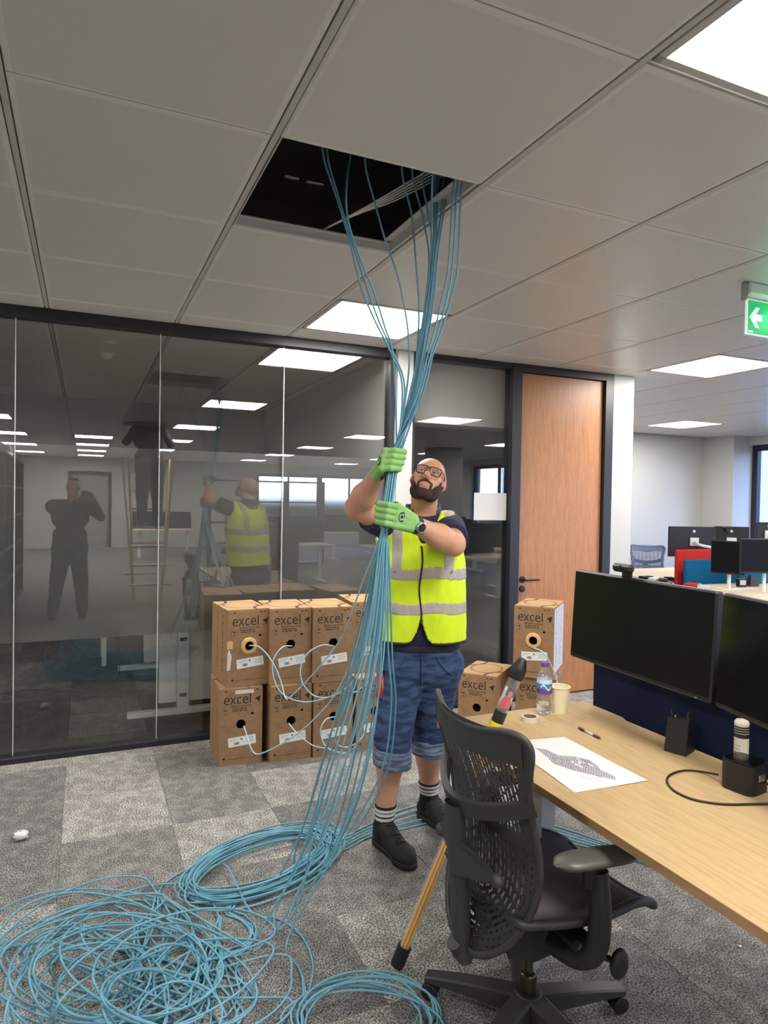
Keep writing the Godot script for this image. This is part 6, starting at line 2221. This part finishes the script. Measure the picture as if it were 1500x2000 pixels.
func _far_office() -> void:
	var mp := tri(mat("maple_pale", rgb(226, 208, 176), 0.45), Vector3(0.45, 5.0, 5.0))
	mp.albedo_texture = M.maple.albedo_texture
	var view_turn := atan2(VIEW.z.x, VIEW.z.z)
	# bench of desks: a back row and a near row with screens between
	far_desk("pale wood desk in front of the blue-grey chair by the far white wall", Vector3(6.02, 0, -6.92), Vector3(7.62, 0, -5.70))
	far_desk("pale wood desk with a red paperback beside the teal screen", Vector3(5.75, 0, -5.34), Vector3(7.45, 0, -4.25))
	for q in [["red fabric desk screen standing behind the teal one in the far office", Vector3(6.13, 0.66, -5.66), Vector3(6.80, 1.09, -5.62), M.red_fabric], ["teal fabric desk screen in front of the red one in the far office", Vector3(6.09, 0.60, -5.50), Vector3(7.0, 0.99, -5.46), M.teal_fabric], ["teal fabric desk screen behind the small desk clock in the far office", Vector3(6.56, 0.735, -5.20), Vector3(7.45, 0.92, -5.16), M.teal_fabric]]:
		var sc := thing("far_screen", q[0], "privacy screen", Vector3.ZERO, 0.0, "desk screens in the far office")
		part(sc, "panel", span(q[1], q[2], 0.012), q[3])
		for e in [0.12, 0.88]:
			var ex_: float = lerpf(q[1].x, q[2].x, e)
			var low: float = 0.0 if q[1].y < 0.7 else 0.731
			part(sc, "support", span(Vector3(ex_ - 0.02, low, q[1].z + 0.005), Vector3(ex_ + 0.02, q[1].y + 0.05, q[2].z - 0.005), 0.003), M.white_paint)
	# monitors
	far_monitor("black monitor seen from behind on a white arm, by the far white wall", on_ray(1354, 1058, 9.0), view_turn + 0.05, 0.62, 0.365, true)
	far_monitor("black monitor seen from behind with a webcam on its corner, by the far pier", on_ray(1428, 1058, 9.15), view_turn - 0.35, 0.38, 0.365, true)
	far_monitor("narrow tilted monitor with a pale blue sheen in front of the teal screen", on_ray(1422, 1089, 7.85), view_turn - 0.75 + PI, 0.33, 0.345, false)
	far_monitor("wide black monitor seen above the teal screen with the desk clock", on_ray(1500, 1086, 7.75), view_turn + PI + 0.1, 0.60, 0.345, false)
	far_monitor("dark monitor standing before the far window", on_ray(1500, 1044, 9.5), view_turn, 0.30, 0.30, true)
	var wc := thing("far_webcam", "small black webcam on the corner of a far monitor", "webcam", on_ray(1419, 1031, 9.1))
	part(wc, "body", bx(Vector3.ZERO, Vector3(0.09, 0.03, 0.04), 0.01), M.black_plastic)
	part(wc, "stand", bx(Vector3(0.01, -0.03, 0), Vector3(0.04, 0.04, 0.03), 0.008), M.black_plastic)
	# blue-grey chair against the white wall
	mat("chair_blue", rgb(104, 114, 140), 0.55)
	make_chair("office_chair", "blue-grey mesh task chair by the far white wall", Vector3(7.50, 0, -7.36), deg_to_rad(-124), M.chair_blue, M.seat_cloth)
	# things on the far desks
	var Y := 0.730
	var bk := thing("red_book", "red paperback lying on the far desk beside the teal screen", "book", on_y(1352, 1146, Y), 0.5)
	part(bk, "cover", bx(Vector3(0, 0.018, 0), Vector3(0.20, 0.034, 0.13), 0.002), M.red_fabric)
	part(bk, "pages", bx(Vector3(0.012, 0.018, 0), Vector3(0.18, 0.028, 0.134), 0.001), M.paper)
	solo("white_pad", "white paper pad on the far desk next to the red paperback", "paper pad", bx(Vector3(0, 0.012, 0), Vector3(0.16, 0.024, 0.12), 0.002), M.paper, Transform3D(Basis(Vector3.UP, 0.5), on_y(1378, 1149, Y)))
	var ck := thing("desk_clock", "small black desk clock with a white face on the far desk", "clock", on_y(1448, 1146, Y), -0.3)
	part(ck, "case", bx(Vector3(0, 0.045, 0), Vector3(0.10, 0.09, 0.05), 0.006), M.black_plastic)
	part(ck, "face", bx(Vector3(0, 0.047, 0.0255), Vector3(0.066, 0.05, 0.002)), M.paper)
	var st := thing("desk_stand", "small black charging stand on the far desk beside the clock", "charging stand", on_y(1470, 1145, Y), -0.3)
	part(st, "body", MB.new().prism(V2([-0.05, 0, 0.05, 0, 0.05, 0.09, -0.045, 0.10]), 0.07, Transform3D(Basis(), Vector3(0, 0, -0.035))).mesh(), M.grey_plastic)
	part(st, "prong", bx(Vector3(-0.035, 0.11, 0), Vector3(0.01, 0.03, 0.03), 0.003), M.black_plastic)
	# clutter at the end of the back desk
	for k in 4:
		solo("desk_clutter", ["black keyboard", "white cable box", "black phone", "dark pouch"][k] + " on the pale desk behind the black monitors", "clutter", bx(Vector3(0, 0.015, 0), Vector3(0.16, 0.03, 0.09), 0.006), [M.black_plastic, M.white_plastic, M.black_plastic, M.navy_fabric][k], Transform3D(Basis(Vector3.UP, 0.4 * k), on_y([1262, 1278, 1296, 1310][k], [1130, 1133, 1135, 1133][k], Y + 0.001)))
	solo("cable_run_far", "thin white lead trailing over the far desk", "cable", MB.new().tube(smooth_path([on_y(1395, 1148, Y + 0.006), on_y(1415, 1152, Y + 0.006), on_y(1440, 1150, Y + 0.006), on_y(1470, 1149, Y + 0.006)], 0.03), 0.005, 6).mesh(), M.white_plastic)
	# facade across the street, seen through the window
	var b := thing("street_building", "pale grey building with rows of windows seen through the far window", "building", Vector3(26.0, -3.0, -24.0))
	part(b, "wall", span(Vector3(0, 0, 0), Vector3(4, 26, 36), 0.02), mat("street_wall", rgb(150, 152, 162), 0.8))
	for a in 6:
		for c in 6:
			part(b, "street_window", span(Vector3(-0.06, 2.2 + 3.4 * a, 2.0 + 5.6 * c), Vector3(0.02, 4.4 + 3.4 * a, 4.4 + 5.6 * c)), mat("street_pane", rgb(170, 190, 206), 0.2) if not M.has("street_pane") else M.street_pane)
	# exit sign
	var ex := thing("exit_sign", "green emergency exit sign with a white arrow hanging from the ceiling", "exit sign", Vector3(2.995, CEIL, -2.34))
	ex.rotation.y = 0.0
	part(ex, "mount", bx(Vector3(0.17, -0.030, 0), Vector3(0.40, 0.06, 0.055), 0.008), M.white_plastic)
	part(ex, "end_bracket", bx(Vector3(-0.035, -0.045, 0), Vector3(0.022, 0.085, 0.03), 0.005), M.leg_grey)
	var acr := mat("acrylic", Color(0.9, 0.95, 1.0, 0.08), 0.02)
	acr.transparency = BaseMaterial3D.TRANSPARENCY_ALPHA
	part(ex, "clear_plate", bx(Vector3(0.17, -0.165, 0), Vector3(0.41, 0.20, 0.008), 0.002), acr)
	var green := mat("sign_green", rgb(20, 170, 100), 0.4)
	green.emission_enabled = true
	green.emission = rgb(20, 180, 104)
	green.emission_energy_multiplier = 0.5
	part(ex, "green_panel", bx(Vector3(0.175, -0.165, 0), Vector3(0.38, 0.165, 0.0095), 0.0), green)
	var wh := mat("sign_white", rgb(236, 246, 240), 0.4)
	wh.emission_enabled = true
	wh.emission = rgb(220, 240, 230)
	wh.emission_energy_multiplier = 0.5
	var fr := MB.new()
	for e in [[-0.0175, -0.165, 0.005, 0.175], [0.175, -0.249, 0.385, 0.005], [0.175, -0.081, 0.385, 0.003]]:
		fr.box(Vector3(e[0], e[1], 0), Vector3(e[2], e[3], 0.011))
	part(ex, "white_border", fr.mesh(), wh)
	part(ex, "arrow", MB.new().prism(V2([0.0, -0.165, 0.045, -0.115, 0.072, -0.115, 0.046, -0.149, 0.09, -0.149, 0.09, -0.181, 0.046, -0.181, 0.072, -0.215, 0.045, -0.215]), 0.002, Transform3D(Basis(), Vector3(-0.003, 0, 0.005))).mesh(), wh)
	part(ex, "small_plate", bx(Vector3(0.008, -0.236, 0.0055), Vector3(0.034, 0.008, 0.001)), wh)
	# running figure and doorway on the rest of the sign
	var fig := MB.new()
	fig.box(Vector3(0.30, -0.165, 0.0058), Vector3(0.075, 0.13, 0.0012))
	fig.ball(Vector3(0.215, -0.118, 0.0055), Vector3(0.012, 0.012, 0.0015), 12, 8)
	fig.tube(PackedVector3Array([Vector3(0.213, -0.132, 0.0058), Vector3(0.205, -0.175, 0.0058)]), 0.009, 8)
	fig.tube(PackedVector3Array([Vector3(0.205, -0.175, 0.0058), Vector3(0.18, -0.19, 0.0058), Vector3(0.165, -0.22, 0.0058)]), 0.006, 8)
	fig.tube(PackedVector3Array([Vector3(0.205, -0.175, 0.0058), Vector3(0.23, -0.195, 0.0058), Vector3(0.222, -0.228, 0.0058)]), 0.006, 8)
	part(ex, "figure", fig.mesh(), wh)
	var sl := OmniLight3D.new()
	sl.name = "sign_light"
	sl.light_color = Color(0.5, 1.0, 0.75)
	sl.light_energy = 0.01
	sl.light_size = 0.05
	sl.shadow_enabled = true
	sl.position = Vector3(0.17, -0.16, 0.05)
	ex.add_child(sl)

func on_ray(px: float, py: float, dist: float) -> Vector3:
	return EYE + ray(px, py).normalized() * dist

# ---------------------------------------------------------------- what the glass mirrors: the office behind the camera
func simple_person(label: String, J: Dictionary, top: Material, legs: Material) -> Node3D:
	var o := thing("person", label, "person")
	var up := Vector3.UP
	var skin := lin(178, 128, 104)
	var trunk := [[J.hr, J.hl, 0.122, 0.122], [J.waist - J.lat * 0.07, J.waist + J.lat * 0.07, 0.128, 0.128], [J.waist, J.chest, 0.14, 0.14], [J.sr, J.sl, 0.085, 0.085], [J.chest - J.lat * 0.09, J.chest + J.lat * 0.09, 0.125, 0.125]]
	var arms := [[J.sr, J.er, 0.058, 0.046], [J.er, J.wr, 0.046, 0.033], [J.sl, J.el, 0.058, 0.046], [J.el, J.wl, 0.046, 0.033]]
	var lg := [[J.hr, J.kr, 0.108, 0.076], [J.kr, J.ar, 0.074, 0.056], [J.hl, J.kl, 0.108, 0.076], [J.kl, J.al, 0.074, 0.056]]
	var fw: Vector3 = J.front
	var feet := [[J.ar - up * 0.05, J.ar - up * 0.055 + fw * 0.14, 0.042, 0.036], [J.al - up * 0.05, J.al - up * 0.055 + fw * 0.14, 0.042, 0.036]]
	var hd: Vector3 = J.head
	var head := [[hd + up * 0.04 - fw * 0.02, hd + up * 0.035 + fw * 0.02, 0.082, 0.076], [hd - up * 0.05 + fw * 0.03, hd - up * 0.085 + fw * 0.055, 0.052, 0.028], [hd + fw * 0.085, hd - up * 0.025 + fw * 0.105, 0.010, 0.012], [hd - J.lat * 0.08, hd - J.lat * 0.078 - up * 0.03, 0.014, 0.010], [hd + J.lat * 0.08, hd + J.lat * 0.078 - up * 0.03, 0.014, 0.010], [hd - up * 0.06 - fw * 0.02, (J.sr + J.sl) / 2.0, 0.06, 0.066]]
	var hands := []
	for e in [[J.wr, J.er, 1.0], [J.wl, J.el, -1.0]]:
		var d: Vector3 = (e[0] - e[1]).normalized()
		var w: Vector3 = d.cross(up).normalized()
		if w.length() < 0.1:
			w = J.lat
		var pl: Vector3 = e[0] + d * 0.05
		hands.append([e[0], pl, 0.026, 0.032])
		for f in 4:
			var k: Vector3 = pl + w * (0.024 - 0.016 * f) + d * 0.025
			var l: float = [0.036, 0.042, 0.038, 0.03][f]
			hands.append([k, k + d * l, 0.0098, 0.009])
			hands.append([k + d * l, k + d * (l + 0.02) + fw * 0.016, 0.009, 0.0078])
		hands.append([e[0] + d * 0.02 + w * 0.02, pl + w * 0.05 * e[2] + d * 0.02, 0.014, 0.010])
	var skin_t := func(_p): return skin
	var body := nets(trunk + arms + lg + feet, 0.03, 0.016, -0.004, null, skin_t)
	body.add(nets(head, 0.02, 0.008, 0.0, null, skin_t))
	body.add(nets(hands, 0.008, 0.005, 0.0, null, skin_t))
	part(o, "body", body.mesh(), M.skin)
	part(o, "jumper", nets(trunk + arms, 0.03, 0.015, 0.010, func(p, d): return maxf(d, maxf(J.hr.y - 0.03 - p.y, -1.0)), null, 0.005).mesh(), top)
	part(o, "trousers", nets([trunk[0]] + lg, 0.03, 0.015, 0.012, func(p, d): return maxf(d, p.y - J.hr.y - 0.08), null, 0.005).mesh(), legs)
	part(o, "shoe", nets([feet[0]], 0.02, 0.01, 0.008, func(p, d): return maxf(d, J.ar.y - 0.094 - p.y)).mesh(), M.shoe_black)
	part(o, "shoe", nets([feet[1]], 0.02, 0.01, 0.008, func(p, d): return maxf(d, J.al.y - 0.094 - p.y)).mesh(), M.shoe_black)
	part(o, "hair", nets([[hd + up * 0.06 - fw * 0.03, hd + up * 0.06 + fw * 0.01, 0.075, 0.062], [hd - fw * 0.05, hd + up * 0.03 - fw * 0.05, 0.06, 0.06]], 0.02, 0.008).mesh(), M.hair_dark)
	return o

func _rear_office() -> void:
	var dark := mat("dark_jumper", rgb(34, 34, 38), 0.9)
	var dark2 := mat("dark_trousers", rgb(30, 31, 36), 0.9)
	var up := Vector3.UP
	# the photographer, holding up a phone at the camera's place
	var bz := 0.46
	var J := {"lat": Vector3(1, 0, 0), "front": Vector3(0, 0, -1), "head": Vector3(-0.13, 1.68, bz - 0.06), "sr": Vector3(0.03, 1.44, bz), "sl": Vector3(-0.36, 1.44, bz), "chest": Vector3(-0.165, 1.30, bz), "waist": Vector3(-0.165, 1.06, bz), "hr": Vector3(-0.08, 0.92, bz), "hl": Vector3(-0.25, 0.92, bz), "kr": Vector3(-0.035, 0.50, bz - 0.01), "kl": Vector3(-0.31, 0.50, bz), "ar": Vector3(-0.01, 0.10, bz), "al": Vector3(-0.36, 0.10, bz + 0.02), "er": Vector3(0.19, 1.32, bz - 0.14), "wr": Vector3(0.10, 1.53, bz - 0.30), "el": Vector3(-0.22, 1.30, bz - 0.22), "wl": Vector3(-0.09, 1.50, bz - 0.33)}
	simple_person("photographer in dark clothes holding up a phone, mirrored in the glass wall", J, dark, dark2)
	var ph := thing("phone", "black phone held up by the photographer, mirrored in the glass wall", "phone", Vector3(0.0, 1.575, 0.05))
	part(ph, "case", bx(Vector3(0, 0, 0), Vector3(0.075, 0.155, 0.009), 0.003), M.black_plastic)
	part(ph, "screen", bx(Vector3(0, 0, 0.005), Vector3(0.068, 0.146, 0.001)), M.black_gloss)
	# step ladder with a second fitter, his head in the other ceiling opening
	var lc := Vector3(0.90, 0, 1.85)
	var ld := thing("step_ladder", "tall wooden step ladder with pale treads, mirrored in the glass wall", "ladder", lc)
	var wood := mat("ladder_wood", rgb(196, 168, 124), 0.6)
	for s in [-1.0, 1.0]:
		part(ld, "front_rail", MB.new().box(Vector3.ZERO, Vector3(0.028, 2.22, 0.07), 0.004, Basis()).moved(Transform3D(Basis(Vector3.BACK, -0.055 * s) * Basis(Vector3.RIGHT, -0.20), Vector3(0.26 * s, 1.10, -0.22))).mesh(), wood)
		part(ld, "rear_rail", MB.new().box(Vector3.ZERO, Vector3(0.028, 2.26, 0.05), 0.004, Basis()).moved(Transform3D(Basis(Vector3.BACK, -0.075 * s) * Basis(Vector3.RIGHT, 0.24), Vector3(0.28 * s, 1.10, 0.26))).mesh(), wood)
	for k in 7:
		var y := 0.28 + 0.28 * k
		var zf := -0.22 - 0.2 * (1.10 - y)
		part(ld, "tread", bx(Vector3(0, y, zf), Vector3(0.60 - 0.11 * (y - 0.2) * 0.5, 0.025, 0.09), 0.004), M.aluminium)
	for k in 4:
		part(ld, "rear_brace", bx(Vector3(0, 0.35 + 0.5 * k, 0.26 + 0.24 * (0.75 - 0.5 * k)), Vector3(0.62 - 0.07 * k, 0.03, 0.015), 0.003), wood)
	part(ld, "ladder_top", bx(Vector3(0, 2.205, 0.0), Vector3(0.40, 0.03, 0.16), 0.005), wood)
	var px := lc.x
	var pz := lc.z - 0.02
	var K := {"lat": Vector3(1, 0, 0), "front": Vector3(0, 0, 1), "head": Vector3(px, 2.80, pz + 0.12), "sr": Vector3(px + 0.19, 2.58, pz + 0.10), "sl": Vector3(px - 0.19, 2.58, pz + 0.10), "chest": Vector3(px, 2.44, pz + 0.09), "waist": Vector3(px, 2.18, pz + 0.0), "hr": Vector3(px + 0.09, 2.04, pz - 0.20), "hl": Vector3(px - 0.09, 2.04, pz - 0.20), "kr": Vector3(px + 0.11, 1.62, pz - 0.16), "kl": Vector3(px - 0.11, 1.62, pz - 0.16), "ar": Vector3(px + 0.11, 1.24, pz - 0.26), "al": Vector3(px - 0.11, 1.24, pz - 0.26), "er": Vector3(px + 0.34, 2.42, pz + 0.22), "wr": Vector3(px + 0.29, 2.60, pz + 0.36), "el": Vector3(px - 0.32, 2.42, pz + 0.18), "wl": Vector3(px - 0.22, 2.62, pz + 0.30)}
	simple_person("fitter in dark clothes on the step ladder with his head in the ceiling", K, dark, dark2)
	# tall dark shelving beside the photographer
	for s in [[-1.35, -0.35, 0.0], [-1.35, 1.05, 0.0], [-1.35, 2.45, 0.0]]:
		var sh := thing("tall_cabinet", "tall dark shelving cabinet in a row beside the photographer", "cabinet", Vector3(s[0], 0, s[1]), 0.0, "row of dark cabinets")
		var body := MB.new()
		body.box(Vector3(-0.2, 1.05, -0.01), Vector3(0.02, 2.1, 1.38))
		for e in [-0.69, 0.67]:
			body.box(Vector3(0.13, 1.05, e), Vector3(0.66, 2.1, 0.03))
		part(sh, "carcass", body.mesh(), M.dark_panel)
		for k in 6:
			part(sh, "shelf", bx(Vector3(0.13, 0.05 + 0.41 * k, -0.01), Vector3(0.64, 0.03, 1.33), 0.003), M.dark_panel)
	# corridor door at the far end
	var d := struct_node("door_2")
	part(d, "door_leaf", span(Vector3(-0.37, 0.01, 13.06), Vector3(0.67, 2.22, 13.10), 0.003), M.grey_wall)
	part(d, "door_frame", span(Vector3(-0.45, 0, 12.98), Vector3(-0.37, 2.3, 13.12), 0.003), M.black_frame)
	part(d, "door_frame", span(Vector3(0.67, 0, 12.98), Vector3(0.75, 2.3, 13.12), 0.003), M.black_frame)
	part(d, "door_frame", span(Vector3(-0.37, 2.22, 12.98), Vector3(0.67, 2.3, 13.12), 0.003), M.black_frame)
	struct("wall_corridor", span(Vector3(-1.9, 0, 6.0), Vector3(-1.75, CEIL, 13.0), 0.003), M.white_wall)
	# leafy plant whose big leaves show in the mirror image
	var pl := thing("potted_plant", "tall potted plant with big round leaves, mirrored in the glass wall", "plant", Vector3(4.0, 0, -0.25))
	part(pl, "pot", MB.new().lathe([[0.0, 0.0], [0.15, 0.0], [0.19, 0.38], [0.19, 0.38], [0.17, 0.38], [0.165, 0.34], [0.0, 0.34]], 24).mesh(), M.dark_panel)
	part(pl, "stem", MB.new().tube(smooth_path([Vector3(0, 0.33, 0), Vector3(0.03, 0.9, 0.02), Vector3(-0.02, 1.4, 0.0), Vector3(0.05, 1.95, 0.03)], 0.05), 0.014, 8).mesh(), M.ladder_wood)
	var leaf := mat("leaf_green", rgb(48, 84, 46), 0.45)
	var r := RandomNumberGenerator.new()
	r.seed = 8
	var leaf_mesh := MB.new()
	var lrows := []
	for a in 9:
		var u := a / 8.0
		var row := []
		for b in 5:
			var s := (b - 2) / 2.0
			row.append(Vector3(s * 0.095 * sqrt(maxf(0.0, sin(PI * pow(u, 0.8)))) , 0.02 * absf(s) - 0.05 * u * u, 0.27 * u))
		lrows.append(row)
	leaf_mesh.sheet(lrows, false, 0.002)
	var lm := leaf_mesh.mesh()
	for k in 16:
		var y := 1.05 + 0.06 * k
		var a := k * 2.4
		var B := Basis(Vector3.UP, a) * Basis(Vector3.RIGHT, r.randf_range(-0.7, 0.1))
		var root := Vector3(0.02, y, 0.01)
		var st := root + Basis(Vector3.UP, a) * Vector3(0, 0.05, 0.11)
		var stalk := part(pl, "stalk", MB.new().tube(PackedVector3Array([root, st]), 0.005, 6).mesh(), leaf)
		part(stalk, "leaf", lm, leaf, Transform3D(B, st))
	# desks with dark screens across the open office
	var first: Node3D = null
	for s in [[5.6, 0.2], [5.6, 2.6], [3.6, 3.4], [3.6, 5.6], [7.6, 1.4], [7.6, 4.2], [6.6, 7.6], [8.4, 9.4], [1.9, 9.4]]:
		if first == null:
			first = thing("bench_desk", "pale desk with a dark screen in the open office behind the photographer", "desk", Vector3(s[0], 0, s[1]), 0.0, "desks behind the photographer")
			part(first, "table_top", bx(Vector3(0, 0.718, 0), Vector3(1.5, 0.025, 0.75), 0.003), M.maple_pale)
			for e in [-0.6, 0.6]:
				part(first, "leg", bx(Vector3(e, 0.36, 0), Vector3(0.07, 0.68, 0.07), 0.005), M.white_paint)
				part(first, "foot", bx(Vector3(e, 0.02, 0), Vector3(0.07, 0.04, 0.68), 0.005), M.white_paint)
			part(first, "modesty_screen", bx(Vector3(0, 0.95, 0.39), Vector3(1.5, 0.46, 0.03), 0.008), M.navy_fabric)
		else:
			copy_of(first, Vector3(s[0], 0, s[1]), 0.0, first.get_meta("label"))
	var scr: Node3D = null
	for s in [[5.6, 0.3], [5.3, 2.7], [3.7, 3.5], [7.4, 1.5], [7.7, 4.3], [6.6, 7.7]]:
		if scr == null:
			scr = thing("bench_monitor", "black monitor standing on a desk behind the photographer", "monitor", Vector3(s[0], 0.731, s[1]), 0.0, "monitors behind the photographer")
			part(scr, "casing", bx(Vector3(0, 0.34, 0), Vector3(0.6, 0.35, 0.03), 0.006), M.black_plastic)
			part(scr, "post", bx(Vector3(0, 0.1, 0.03), Vector3(0.05, 0.2, 0.03), 0.004), M.black_plastic)
			part(scr, "foot", bx(Vector3(0, 0.006, 0.02), Vector3(0.22, 0.012, 0.18), 0.004), M.black_plastic)
		else:
			copy_of(scr, Vector3(s[0], 0.731, s[1]), 0.0, scr.get_meta("label"))
	# open shelving that divides the office
	var fr := thing("open_shelving", "tall black open shelving frame across the office, mirrored in the glass wall", "shelving", Vector3(2.6, 0, 6.6))
	for e in [0.0, 0.9, 1.8, 2.7]:
		part(fr, "upright", bx(Vector3(e, 1.0, 0), Vector3(0.04, 2.0, 0.35), 0.003), M.black_frame)
	for k in 5:
		part(fr, "shelf", bx(Vector3(1.35, 0.06 + 0.48 * k, 0), Vector3(2.66, 0.03, 0.35), 0.003), M.black_frame)
	# square column in the open office
	struct("wall_column", span(Vector3(6.6, 0, 3.1), Vector3(7.2, CEIL, 3.7), 0.005), M.grey_wall)

# ---------------------------------------------------------------- small things on the carpet
func _small_things() -> void:
	var r := RandomNumberGenerator.new()
	r.seed = 12
	var rows := []
	for a in 9:
		var row := []
		for b in 12:
			var th := PI * a / 8
			var q := TAU * b / 12
			var rad := 0.030 * r.randf_range(0.65, 1.15)
			row.append(Vector3(sin(th) * cos(q) * rad * 1.2, cos(th) * rad * 0.75, sin(th) * sin(q) * rad))
		rows.append(row)
	solo("crumpled_paper", "small crumpled white paper scrap lying alone on the carpet", "paper", MB.new().sheet(rows, true).mesh(), M.paper, Transform3D(Basis(), on_y(40, 1640, 0.0) + Vector3(0, 0.02, 0)))
	for p in [[1445, 1848], [800, 1807]]:
		solo("paper_fleck", "tiny white paper fleck on the carpet " + ("by the rod tube" if p[0] < 1000 else "under the maple desk"), "paper", MB.new().ball(on_y(p[0], p[1], 0.004), Vector3(0.008, 0.004, 0.006), 8, 6).mesh(), M.paper)
